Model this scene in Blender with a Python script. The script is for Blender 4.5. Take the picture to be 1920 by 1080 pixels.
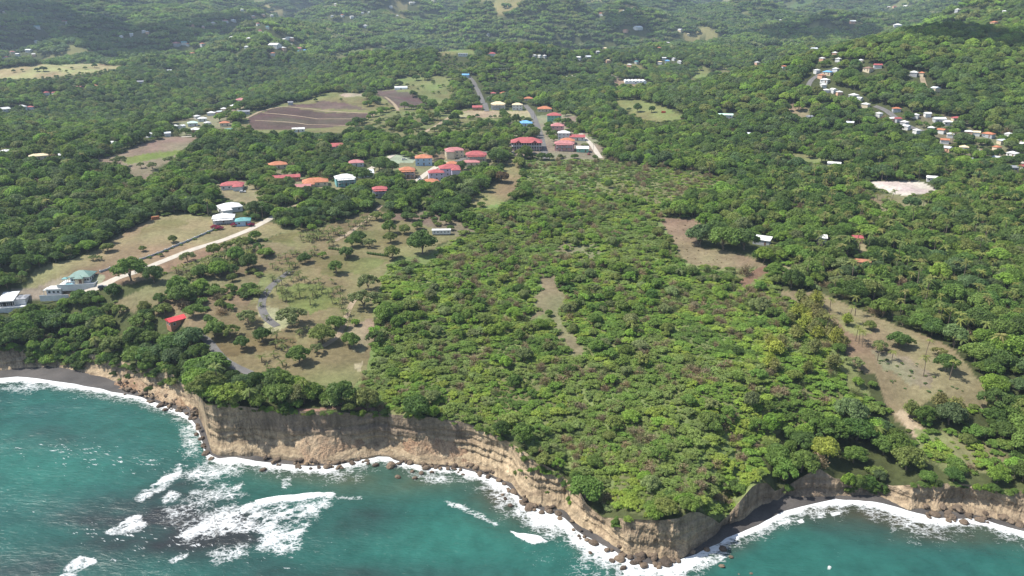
import bpy, math, random, time
import numpy as np
T0 = time.time()
random.seed(7)
rng = np.random.default_rng(7)
R_ = math.radians
scene = bpy.context.scene
for o in list(bpy.data.objects):
    bpy.data.objects.remove(o)
COL = scene.collection

# ------------------------------------------------------------------ camera
CAM_H, PITCH, F_PX = 150.0, R_(20.0), 1371.0      # drone 150 m over the sea, F_PX for a 1920 px wide frame
cam = bpy.data.cameras.new('camera')
cam.sensor_width = 36.0
cam.lens = 36.0 * F_PX / 1920.0
cam.clip_start, cam.clip_end = 1.0, 30000.0
cam_o = bpy.data.objects.new('camera', cam)
cam_o.location = (0, 0, CAM_H)
cam_o.rotation_euler = (R_(90) - PITCH, 0, 0)
COL.objects.link(cam_o)
scene.camera = cam_o

# ------------------------------------------------------------------ light
SUN_FROM = np.array((-0.56, 0.05, 0.83)); SUN_FROM /= np.linalg.norm(SUN_FROM)   # towards the sun
SUN_EL = math.asin(SUN_FROM[2])
SUN_AZ = math.atan2(SUN_FROM[0], SUN_FROM[1])                                    # from +Y, clockwise
world = bpy.data.worlds.new('World')
scene.world = world
world.use_nodes = True
wn = world.node_tree
for n in list(wn.nodes):
    wn.nodes.remove(n)
sky = wn.nodes.new('ShaderNodeTexSky')
sky.sky_type = 'NISHITA'
sky.sun_disc = False
sky.sun_elevation = SUN_EL
sky.sun_rotation = SUN_AZ
sky.air_density, sky.dust_density, sky.ozone_density = 1.0, 1.5, 1.0
bg = wn.nodes.new('ShaderNodeBackground')
bg.inputs['Strength'].default_value = 0.10
wo = wn.nodes.new('ShaderNodeOutputWorld')
wn.links.new(sky.outputs[0], bg.inputs['Color'])
wn.links.new(bg.outputs[0], wo.inputs['Surface'])
sun = bpy.data.lights.new('sun', 'SUN')
sun.energy = 4.2
sun.angle = R_(0.53)
sun.color = (1.0, 0.95, 0.87)
sun_o = bpy.data.objects.new('sun', sun)
from mathutils import Vector
sun_o.rotation_euler = Vector(SUN_FROM).to_track_quat('Z', 'Y').to_euler()
sun_o.location = (-600, 200, 1500)
COL.objects.link(sun_o)
scene.view_settings.view_transform = 'Standard'
scene.view_settings.look = 'None'
scene.view_settings.exposure = 0.95
scene.view_settings.gamma = 1.0
scene.view_settings.use_curve_mapping = False
try:
    scene.cycles.max_bounces = 5
    scene.cycles.diffuse_bounces = 2
    scene.cycles.volume_bounces = 0
except Exception:
    pass

# ------------------------------------------------------------------ numbers: noise, rays, ground heights
def _hash(ix, iy, seed):
    h = (ix.astype(np.int64) * 374761393 + iy.astype(np.int64) * 668265263 + seed * 982451653) & 0xFFFFFFFF
    h = ((h ^ (h >> 13)) * 1274126177) & 0xFFFFFFFF
    return ((h ^ (h >> 16)) & 0xFFFF) / 65535.0

def vnoise(x, y, seed=0):
    x = np.asarray(x, float); y = np.asarray(y, float)
    x0, y0 = np.floor(x), np.floor(y)
    fx, fy = x - x0, y - y0
    fx = fx * fx * fx * (fx * (fx * 6 - 15) + 10); fy = fy * fy * fy * (fy * (fy * 6 - 15) + 10)
    ix, iy = x0.astype(np.int64), y0.astype(np.int64)
    a, b = _hash(ix, iy, seed), _hash(ix + 1, iy, seed)
    c, d = _hash(ix, iy + 1, seed), _hash(ix + 1, iy + 1, seed)
    return (a + (b - a) * fx) * (1 - fy) + (c + (d - c) * fx) * fy      # 0..1

def fbm(x, y, seed=0, octv=4, gain=0.5):
    s, a, t = 0.0, 1.0, 0.0
    for k in range(octv):
        s = s + a * (vnoise(x * 2 ** k + 17.3 * k, y * 2 ** k - 9.1 * k, seed + k) - 0.5)
        t += a; a *= gain
    return s / t * 2                                                    # about -1..1

def smooth(a, b, x):
    t = np.clip((np.asarray(x, float) - a) / (b - a), 0, 1)
    return t * t * (3 - 2 * t)

CP, SP = math.cos(PITCH), math.sin(PITCH)
def pix_dir(u, v):
    X = (np.asarray(u, float) - 960) / F_PX; Y = (540 - np.asarray(v, float)) / F_PX
    return X, CP + SP * Y, -SP + CP * Y
def az_slope(u, v):
    X, Y, Z = pix_dir(u, v)
    return np.arctan2(X, Y), -Z / np.hypot(X, Y)

def project(x, y, z):
    dz = z - CAM_H
    dep = y * CP - dz * SP
    return 960 + F_PX * x / dep, 540 - F_PX * (y * SP + dz * CP) / dep, dep

# coast lines read off the photograph, turned into ground plan (azimuth, distance) around the point below the drone
WATER = [(-300,716),(-150,712),(0,710),(32,707),(75,712),(100,716),(140,721),(160,726),(190,730),(210,736),(237,740),(267,746),(277,752),(295,757),(325,767),(345,775),(357,785),
 (372,805),(378,825),(384,850),(410,861),(440,858),(475,865),(505,869),(555,874),(580,876),(612,875),(645,871),(670,864),(692,861),(710,857),(730,858),(742,865),(767,870),(792,875),
 (830,877),(865,880),(900,888),(930,901),(955,914),(965,926),(985,944),(1010,956),(1035,964),(1058,972),(1072,986),(1080,996),(1095,1006),(1120,1018),(1150,1034),(1172,1047),(1197,1056),(1222,1060),(1247,1058),
 (1267,1054),(1287,1046),(1305,1041),(1322,1032),(1350,1020),(1360,1011),(1390,1000),(1420,987),(1440,976),(1470,961),(1502,952),(1540,942),(1565,938),(1610,939),(1652,945),(1677,951),
 (1705,960),(1747,971),(1790,975),(1815,973),(1845,975),(1865,982),(1890,990),(1920,997),(2000,1010),(2200,1020)]
TOE = [(-300,702),(-150,699),(0,696),(45,690),(80,690),(120,695),(160,705),(190,712),(212,719),(240,724),(265,734),(282,740),(300,743),(322,750),(350,762),(368,775),(378,792),(388,815),(395,845),
 (410,852),(475,853),(505,858),(555,863),(630,866),(680,860),(710,852),(740,858),(780,868),(830,871),(880,876),(905,881),(942,899),(960,907),(975,930),(997,945),(1060,962),(1072,977),(1100,997),
 (1135,1016),(1167,1034),(1230,1046),(1260,1047),(1285,1040),(1310,1028),(1345,1008),(1365,990),(1395,980),(1420,961),(1440,951),(1457,945),(1472,936),(1527,930),(1610,930),(1640,932),(1665,937),(1705,953),
 (1730,951),(1765,957),(1815,962),(1865,970),(1885,976),(1920,985),(2000,998),(2200,1008)]
RIM = [(-300,655),(-150,654),(0,652),(62,652),(125,655),(150,662),(200,667),(235,680),(272,686),(317,697),(332,707),(357,733),(375,744),(388,760),(425,758),(480,765),(555,772),(680,775),(730,777),(805,782),
 (867,791),(900,803),(925,813),(960,832),(985,848),(1010,866),(1047,886),(1085,918),(1100,945),(1130,970),(1177,973),(1235,976),(1272,972),(1292,961),(1310,960),(1335,971),(1350,982),
 (1362,970),(1390,936),(1410,913),(1422,906),(1440,906),(1454,922),(1465,920),(1490,902),(1515,888),(1537,879),(1565,897),(1587,899),(1610,922),(1652,916),(1670,911),(1692,910),(1740,908),
 (1790,906),(1840,911),(1890,921),(1920,921),(2000,930),(2200,940)]
# how far the rim stands back behind the foot, metres
SETB = [(-300,6),(0,5),(120,7),(160,13),(250,12),(320,10),(370,7),(400,5),(480,6),(560,8),(700,6),(800,7),(880,8),(940,8),(1000,8.5),(1060,8),(1100,6),(1150,4),(1230,3.5),(1290,2.5),(1340,2.5),(1380,2.5),(1430,3),(1470,3.5),(1540,3.5),(1610,3),(1700,4),(1800,5),(1920,5),(2200,6)]

def mono(az, *vals):
    o = np.argsort(az); az = az[o]
    return (az,) + tuple(v[o] for v in vals)
_a, _s = az_slope(*np.array(WATER, float).T); W_AZ, W_R = mono(_a, CAM_H / _s)
_a, _s = az_slope(*np.array(TOE, float).T); T_AZ, T_R = mono(_a, (CAM_H - 0.6) / _s)
_a, _s = az_slope(*np.array(RIM, float).T); M_AZ, M_S = mono(_a, _s)
_b = az_slope(np.array(SETB, float)[:, 0], np.full(len(SETB), 880.0))[0]; B_AZ, B_V = _b, np.array(SETB, float)[:, 1]
AZ_T = np.linspace(R_(-62), R_(62), 3000)
def _sm(a, k):
    ker = np.hanning(k + 2)[1:-1]; ker /= ker.sum()
    return np.convolve(np.pad(a, k, mode='edge'), ker, mode='same')[k:-k]
TAB_W = _sm(np.interp(AZ_T, W_AZ, W_R), 7)
TAB_TOE = _sm(np.interp(AZ_T, T_AZ, T_R), 7)
TAB_TOE = np.maximum(TAB_TOE, TAB_W + 0.8)
TAB_RIM = TAB_TOE + np.interp(AZ_T, B_AZ, B_V)
TAB_ZR = np.clip(CAM_H - TAB_RIM * _sm(np.interp(AZ_T, M_AZ, M_S), 5), 4.0, 40.0)
def r_water(a): return np.interp(a, AZ_T, TAB_W)
def r_toe(a): return np.interp(a, AZ_T, TAB_TOE)
def r_rim(a): return np.interp(a, AZ_T, TAB_RIM)
def z_rim(a): return np.interp(a, AZ_T, TAB_ZR)

PROF = np.array([(0,13),(150,14),(230,16),(300,19),(400,26),(550,37),(700,47),(900,56),(1200,66),(1600,84),(2000,108),(2500,146),(3000,192),(3500,242),(4500,345),(6000,470),(7500,560),(12000,600)], float)
AMP = np.array([(0,0.6),(300,1.0),(500,2.0),(700,3.5),(900,9),(1200,26),(1600,46),(2000,60),(2800,72),(4000,80),(6000,95),(9000,95)], float)
BUMPS = []                                     # (x, y, radius x, radius y, height): named hills and valleys, filled below
def ground0(x, y):
    x = np.asarray(x, float); y = np.asarray(y, float)
    r = np.hypot(x, y); a = np.arctan2(x, y)
    h = np.interp(r, PROF[:, 0], PROF[:, 1])
    wx = x + 90 * fbm(x / 420, y / 420, 31, 2); wy = y + 90 * fbm(x / 420, y / 420, 41, 2)
    n1 = 1 - 2 * np.abs(fbm(wx / 900, wy / 900, 3, 3, 0.45))            # ridged
    n2 = 2.6 * np.abs(fbm(wx / 430, wy / 430, 11, 3, 0.45)) - 0.55                # rounded hills, sharp valleys
    n3 = 2.6 * np.abs(fbm(wx / 170, wy / 170, 13, 2, 0.4)) - 0.5
    h = h + np.interp(r, AMP[:, 0], AMP[:, 1]) * (0.9 * (n1 - 0.55) + 0.85 * n2 + 0.28 * n3)
    h = h * np.where(r > 2500, 1 - 0.52 * smooth(R_(31), R_(35.5), a) * smooth(2500, 4200, r), 1)
    for (bx, by, sx, sy, bh) in BUMPS:
        h = h + bh * np.exp(-((x - bx) / sx) ** 2 - ((y - by) / sy) ** 2)
    return h
TAB_ZB = _sm(TAB_ZR, 241)
def ground(x, y):
    x = np.asarray(x, float); y = np.asarray(y, float)
    r = np.hypot(x, y); a = np.arctan2(x, y)
    d = r - r_rim(a)
    w = smooth(0, 75, d); w1 = smooth(0, 28, d)
    zr = z_rim(a) * (1 - w1) + np.interp(a, AZ_T, TAB_ZB) * w1
    return zr * (1 - w) + ground0(x, y) * w
# the land is sampled once on a fan of radial lines; everything that stands on it reads its height from these samples
NC, NRW, R_FAR, TEXP = 1000, 520, 11000.0, 1.12
AZ = np.linspace(R_(-52), R_(52), NC)
TT = np.linspace(0, 1, NRW)
RIM_C = r_rim(AZ)
RR = RIM_C[None, :] * (R_FAR / RIM_C[None, :]) ** (TT[:, None] ** TEXP)
LX, LY = RR * np.sin(AZ)[None, :], RR * np.cos(AZ)[None, :]
LZ = None
def sample_land():
    global LZ
    LZ = ground(LX, LY)
def gz(x, y):
    """height of the land sheet"""
    x = np.asarray(x, float); y = np.asarray(y, float)
    a = np.arctan2(x, y); r = np.hypot(x, y)
    fc = np.clip((a - AZ[0]) / (AZ[1] - AZ[0]), 0, NC - 1.001); c = fc.astype(int); fc = fc - c
    def col(cc):
        t = (np.clip(np.log(r / RIM_C[cc]), 0, None) / np.log(R_FAR / RIM_C[cc])) ** (1 / TEXP)
        fr = np.clip(t * (NRW - 1), 0, NRW - 1.001); k = fr.astype(int); fr = fr - k
        return LZ[k, cc] * (1 - fr) + LZ[k + 1, cc] * fr
    return col(c) * (1 - fc) + col(c + 1) * fc
def hit(u, v):
    """where the line of sight through a photograph pixel meets the land: x, y, z"""
    u = np.atleast_1d(np.asarray(u, float)); v = np.atleast_1d(np.asarray(v, float))
    a, s = az_slope(u, v)
    c = np.clip(np.round((a - AZ[0]) / (AZ[1] - AZ[0])).astype(int), 0, NC - 1)
    rp, zp = RR[:, c], LZ[:, c]
    d = (CAM_H - rp * s[None, :]) - zp
    k = np.argmax(d <= 0, axis=0)
    k = np.where((d <= 0).any(0), k, NRW - 1); k0 = np.maximum(k - 1, 0)
    i = np.arange(len(u))
    d0, d1 = d[k0, i], d[k, i]
    w = np.where(k > 0, d0 / np.where(np.abs(d0 - d1) < 1e-9, 1, d0 - d1), 0)
    r = rp[k0, i] * (1 - w) + rp[k, i] * w
    x, y = r * np.sin(a), r * np.cos(a)
    return np.stack([x, y, gz(x, y)], -1)
def sea_hit(u, v):
    a, s = az_slope(u, v); r = CAM_H / s
    return np.stack([r * np.sin(a), r * np.cos(a)], -1)
def add_bumps(pts, sx, sy, h):
    P = hit(*np.array(pts, float).T)
    return [(p[0], p[1], sx, sy, h) for p in P]
sample_land()
_new = add_bumps([(150,212),(260,200),(380,178),(480,150),(560,128),(640,108)], 95, 95, -13)
_new += add_bumps([(1560,190),(1640,180),(1730,175),(1830,160),(1900,140)], 170, 150, 16)
_new += add_bumps([(1850,110),(1930,90)], 260, 260, 25)
_new += add_bumps([(1180,70),(1260,62)], 180, 140, 20)
_new += add_bumps([(900,60),(960,52)], 200, 160, 18)
_new += add_bumps([(560,200),(640,195),(740,190)], 120, 100, 4)
BUMPS = _new
sample_land()

# ------------------------------------------------------------------ helpers: objects, meshes, materials
def link(o, parent=None):
    COL.objects.link(o)
    if parent is not None: o.parent = parent
    return o
def tag(o, label=None, cat=None, group=None, kind=None):
    if label: o['label'] = label
    if cat: o['category'] = cat
    if group: o['group'] = group
    if kind: o['kind'] = kind
    return o
def mesh(name, verts, faces, mats=(), smooth_=False, fmat=None, var=None):
    me = bpy.data.meshes.new(name)
    me.from_pydata([tuple(v) for v in verts], [], [tuple(f) for f in faces])
    for m in mats: me.materials.append(m)
    if fmat is not None: me.polygons.foreach_set('material_index', np.asarray(fmat, np.int32))
    if var is not None:
        at = me.attributes.new('var', 'FLOAT', 'FACE'); at.data.foreach_set('value', np.asarray(var, np.float32))
    me.polygons.foreach_set('use_smooth', np.full(len(me.polygons), smooth_))
    me.update()
    return me
def obj(name, me, parent=None, loc=(0, 0, 0), rotz=0.0):
    o = bpy.data.objects.new(name, me)
    o.location = loc; o.rotation_euler = (0, 0, rotz)
    return link(o, parent)
def empty(name, loc=(0, 0, 0), rotz=0.0):
    o = bpy.data.objects.new(name, None)
    o.location = loc; o.rotation_euler = (0, 0, rotz)
    o.empty_display_size = 0.5
    return link(o)
def grid_mesh(name, P, mats, colors=None, floats=None, smooth_=True):
    """P: rows x cols x 3"""
    nr, nc = P.shape[:2]
    me = bpy.data.meshes.new(name)
    idx = np.arange(nr * nc).reshape(nr, nc)
    q = np.stack([idx[:-1, :-1], idx[:-1, 1:], idx[1:, 1:], idx[1:, :-1]], -1).reshape(-1, 4)
    me.vertices.add(nr * nc); me.vertices.foreach_set('co', P.reshape(-1).astype(np.float32))
    me.loops.add(q.size); me.loops.foreach_set('vertex_index', q.reshape(-1).astype(np.int32))
    me.polygons.add(len(q)); me.polygons.foreach_set('loop_start', (np.arange(len(q)) * 4).astype(np.int32))
    me.polygons.foreach_set('use_smooth', np.full(len(q), smooth_))
    for k, c in (colors or {}).items():
        at = me.attributes.new(k, 'FLOAT_COLOR', 'POINT')
        rgba = np.ones((nr * nc, 4), np.float32); rgba[:, :3] = c.reshape(-1, 3)
        at.data.foreach_set('color', rgba.reshape(-1))
    for k, c in (floats or {}).items():
        at = me.attributes.new(k, 'FLOAT', 'POINT'); at.data.foreach_set('value', c.reshape(-1).astype(np.float32))
    for m in mats: me.materials.append(m)
    me.update(calc_edges=True); me.validate()
    return me

class NT:
    def __init__(s, name):
        s.m = bpy.data.materials.new(name); s.m.use_nodes = True
        s.t = s.m.node_tree
        for n in list(s.t.nodes): s.t.nodes.remove(n)
        s.out = s.t.nodes.new('ShaderNodeOutputMaterial')
    def n(s, typ, **kw):
        nd = s.t.nodes.new(typ)
        for k, v in kw.items():
            if k.startswith('i_'):
                nd.inputs[k[2:].replace('_', ' ')].default_value = v
            else: setattr(nd, k, v)
        return nd
    def l(s, a, b): s.t.links.new(a, b)
    def principled(s, color=None, rough=0.8, spec=0.2):
        p = s.n('ShaderNodeBsdfPrincipled')
        p.inputs['Roughness'].default_value = rough
        p.inputs['Specular IOR Level'].default_value = spec
        if color is not None:
            if hasattr(color, 'is_linked') or hasattr(color, 'links'): s.l(color, p.inputs['Base Color'])
            else: p.inputs['Base Color'].default_value = (*color, 1)
        s.l(p.outputs[0], s.out.inputs['Surface'])
        return p
    def noise(s, scale, detail=3, rough=0.55, vec=None):
        nd = s.n('ShaderNodeTexNoise'); nd.inputs['Scale'].default_value = scale
        nd.inputs['Detail'].default_value = detail; nd.inputs['Roughness'].default_value = rough
        if vec is None:
            g = s.n('ShaderNodeNewGeometry'); vec = g.outputs['Position']
        s.l(vec, nd.inputs['Vector'])
        return nd.outputs['Fac']
    def maprange(s, val, a, b, c, d):
        nd = s.n('ShaderNodeMapRange'); s.l(val, nd.inputs['Value'])
        for k, x in zip(('From Min', 'From Max', 'To Min', 'To Max'), (a, b, c, d)): nd.inputs[k].default_value = x
        return nd.outputs[0]
    def mul(s, col, fac):
        nd = s.n('ShaderNodeVectorMath', operation='SCALE'); s.l(col, nd.inputs[0])
        if isinstance(fac, (int, float)): nd.inputs['Scale'].default_value = fac
        else: s.l(fac, nd.inputs['Scale'])
        return nd.outputs[0]
    def mix(s, fac, a, b):
        nd = s.n('ShaderNodeMix', data_type='RGBA')
        if isinstance(fac, (int, float)): nd.inputs[0].default_value = fac
        else: s.l(fac, nd.inputs[0])
        for i, c in ((6, a), (7, b)):
            if isinstance(c, tuple): nd.inputs[i].default_value = (*c, 1)
            else: s.l(c, nd.inputs[i])
        return nd.outputs[2]
    def math(s, op, a, b=0.0):
        nd = s.n('ShaderNodeMath', operation=op)
        for i, c in ((0, a), (1, b)):
            if isinstance(c, (int, float)): nd.inputs[i].default_value = c
            else: s.l(c, nd.inputs[i])
        return nd.outputs[0]
    def bump(s, h, p, strength, dist):
        b = s.n('ShaderNodeBump'); b.inputs['Strength'].default_value = strength; b.inputs['Distance'].default_value = dist
        s.l(h, b.inputs['Height']); s.l(b.outputs[0], p.inputs['Normal'])
    def attr(s, name, typ='GEOMETRY'):
        nd = s.n('ShaderNodeAttribute'); nd.attribute_name = name; nd.attribute_type = typ
        return nd

_plain = {}
def paint(name, color, rough=0.7, spec=0.25, var=0.12, scale=0.6):
    """plain coloured material with weathering noise"""
    if name in _plain: return _plain[name]
    t = NT(name)
    nz = t.noise(scale, 4)
    nz2 = t.noise(scale * 7, 2)
    f = t.math('ADD', t.maprange(nz, 0.3, 0.7, 1 - var, 1 + var), t.maprange(nz2, 0.3, 0.7, -var * 0.5, var * 0.5))
    rgb = t.n('ShaderNodeRGB'); rgb.outputs[0].default_value = (*color, 1)
    t.principled(t.mul(rgb.outputs[0], f), rough, spec)
    _plain[name] = t.m
    return t.m

# --- ground: colour of the soil or turf is stored per vertex, grain comes from noise
t = NT('ground_cover')
a = t.attr('cover')
n1, n2, n3 = t.noise(0.035, 4), t.noise(0.45, 4), t.noise(2.2, 2)
f = t.math('MULTIPLY', t.maprange(n1, 0.3, 0.7, 0.86, 1.14), t.maprange(n2, 0.3, 0.7, 0.78, 1.2))
f = t.math('MULTIPLY', f, t.maprange(n3, 0.3, 0.7, 0.85, 1.15))
c = t.mul(a.outputs['Color'], f)
p = t.principled(c, 0.95, 0.08)
t.bump(n2, p, 0.5, 0.35)
M_GROUND = t.m

# --- cliff rock: strata by height, ochre and grey, crumbling
t = NT('cliff_rock')
g = t.n('ShaderNodeNewGeometry')
sx = t.n('ShaderNodeSeparateXYZ'); t.l(g.outputs['Position'], sx.inputs[0])
warp = t.noise(0.03, 3)
zz = t.math('ADD', t.math('ADD', sx.outputs[2], t.maprange(warp, 0, 1, -6, 6)), t.maprange(t.noise(0.25, 4, 0.6), 0, 1, -2.2, 2.2))
cb = t.n('ShaderNodeCombineXYZ')
t.l(t.math('MULTIPLY', sx.outputs[0], 0.03), cb.inputs[0]); t.l(t.math('MULTIPLY', sx.outputs[1], 0.03), cb.inputs[1]); t.l(t.math('MULTIPLY', zz, 0.8), cb.inputs[2])
strata = t.noise(1.0, 4, 0.65, cb.outputs[0])
cr = t.n('ShaderNodeValToRGB'); t.l(strata, cr.inputs[0])
el = cr.color_ramp.elements
el[0].position, el[0].color = 0.28, (0.22, 0.165, 0.115, 1)
el[1].position, el[1].color = 0.75, (0.50, 0.40, 0.27, 1)
e = el.new(0.45); e.color = (0.36, 0.275, 0.18, 1)
e = el.new(0.58); e.color = (0.44, 0.345, 0.225, 1)
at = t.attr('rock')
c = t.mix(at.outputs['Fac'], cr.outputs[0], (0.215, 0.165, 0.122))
big = t.noise(0.12, 4)
ms = t.n('ShaderNodeMapping'); ms.inputs['Scale'].default_value = (0.42, 0.42, 0.045); t.l(g.outputs['Position'], ms.inputs['Vector'])
stain = t.maprange(t.noise(1.0, 4, 0.6, ms.outputs[0]), 0.38, 0.66, 1.08, 0.58)
c = t.mul(c, stain)
fine = t.noise(1.4, 4, 0.65)
c = t.mul(c, t.math('MULTIPLY', t.maprange(big, 0.3, 0.7, 0.8, 1.15), t.maprange(fine, 0.3, 0.7, 0.75, 1.2)))
p = t.principled(c, 0.95, 0.1)
t.bump(t.math('ADD', fine, t.math('MULTIPLY', strata, 1.5)), p, 0.9, 0.6)
M_CLIFF = t.m

t = NT('dark_sand')
n1 = t.noise(0.08, 3); n2 = t.noise(1.5, 3)
c = t.mix(t.maprange(n1, 0.35, 0.65, 0, 1), (0.050, 0.046, 0.044), (0.085, 0.077, 0.071))
p = t.principled(t.mul(c, t.maprange(n2, 0.3, 0.7, 0.85, 1.15)), 0.8, 0.25)
M_SAND = t.m

# --- sea: body colour per vertex (sand bottom, reef, stirred-up silt), foam where the waves break
t = NT('sea_water')
body, foam = t.attr('body'), t.attr('foam')
g = t.n('ShaderNodeNewGeometry')
wp = t.n('ShaderNodeTexNoise'); wp.inputs['Scale'].default_value = 0.35; wp.inputs['Detail'].default_value = 3; t.l(g.outputs['Position'], wp.inputs['Vector'])
va = t.n('ShaderNodeVectorMath', operation='MULTIPLY_ADD'); t.l(wp.outputs['Color'], va.inputs[0]); va.inputs[1].default_value = (2.2, 2.2, 0)
mq = t.n('ShaderNodeMapping'); mq.inputs['Rotation'].default_value = (0, 0, 0.6); mq.inputs['Scale'].default_value = (0.75, 1.35, 1); t.l(g.outputs['Position'], mq.inputs['Vector']); t.l(mq.outputs[0], va.inputs[2])
vo = t.n('ShaderNodeTexVoronoi', feature='DISTANCE_TO_EDGE'); vo.inputs['Scale'].default_value = 0.42; t.l(va.outputs[0], vo.inputs['Vector'])
vo2 = t.n('ShaderNodeTexVoronoi', feature='DISTANCE_TO_EDGE'); vo2.inputs['Scale'].default_value = 1.15; t.l(va.outputs[0], vo2.inputs['Vector'])
lace = t.math('ADD', t.math('MULTIPLY', vo.outputs['Distance'], 0.9), t.math('MULTIPLY', vo2.outputs['Distance'], 0.9))
nz = t.noise(0.22, 4, 0.6); nf = t.noise(1.6, 3, 0.6)
thr = t.math('ADD', t.math('ADD', lace, t.maprange(nz, 0.3, 0.7, 0.0, 0.32)), t.maprange(nf, 0.3, 0.7, 0.0, 0.22))
m = t.maprange(t.math('SUBTRACT', foam.outputs['Fac'], thr), -0.16, 0.30, 0, 1)
chop = t.noise(0.16, 5, 0.62)
bcol = t.mul(body.outputs['Color'], t.maprange(chop, 0.3, 0.7, 0.82, 1.18))
col = t.mix(m, bcol, (0.62, 0.64, 0.64))
p = t.principled(col, 0.25, 0.32)
p.inputs['IOR'].default_value = 1.33
t.l(t.maprange(m, 0, 1, 0.22, 0.9), p.inputs['Roughness'])
mp = t.n('ShaderNodeMapping'); mp.inputs['Rotation'].default_value = (0, 0, 0.5); mp.inputs['Scale'].default_value = (0.32, 0.80, 0.3); t.l(g.outputs['Position'], mp.inputs['Vector'])
w1 = t.noise(1.0, 5, 0.6, mp.outputs[0])
t.bump(t.math('ADD', w1, t.math('MULTIPLY', m, 0.5)), p, 0.55, 0.9)
M_SEA = t.m

# --- foliage: colour per plant (tint), brightness per leaf (var)
t = NT('foliage')
tint, var = t.attr('tint', 'INSTANCER'), t.attr('var')
c = t.mul(tint.outputs['Color'], t.maprange(var.outputs['Fac'], 0, 1, 0.7, 1.35))
d = t.n('ShaderNodeBsdfPrincipled'); d.inputs['Roughness'].default_value = 0.6; d.inputs['Specular IOR Level'].default_value = 0.25
t.l(c, d.inputs['Base Color'])
tr = t.n('ShaderNodeBsdfTranslucent'); t.l(t.mul(c, 1.1), tr.inputs['Color'])
mx = t.n('ShaderNodeMixShader'); mx.inputs[0].default_value = 0.36
t.l(d.outputs[0], mx.inputs[1]); t.l(tr.outputs[0], mx.inputs[2]); t.l(mx.outputs[0], t.out.inputs['Surface'])
M_LEAF = t.m
M_BARK = paint('bark', (0.17, 0.135, 0.10), 0.9, 0.1, 0.25, 2.0)

# ------------------------------------------------------------------ land cover polygons (photograph pixels -> ground plan)
TAN, DRY, TURF, SOIL, PALE, LIME, SCRUB, FLOOR = (0.31,0.235,0.135), (0.27,0.215,0.125), (0.165,0.165,0.065), (0.115,0.078,0.064), (0.40,0.33,0.235), (0.17,0.21,0.055), (0.19,0.17,0.09), (0.055,0.065,0.026)
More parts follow.
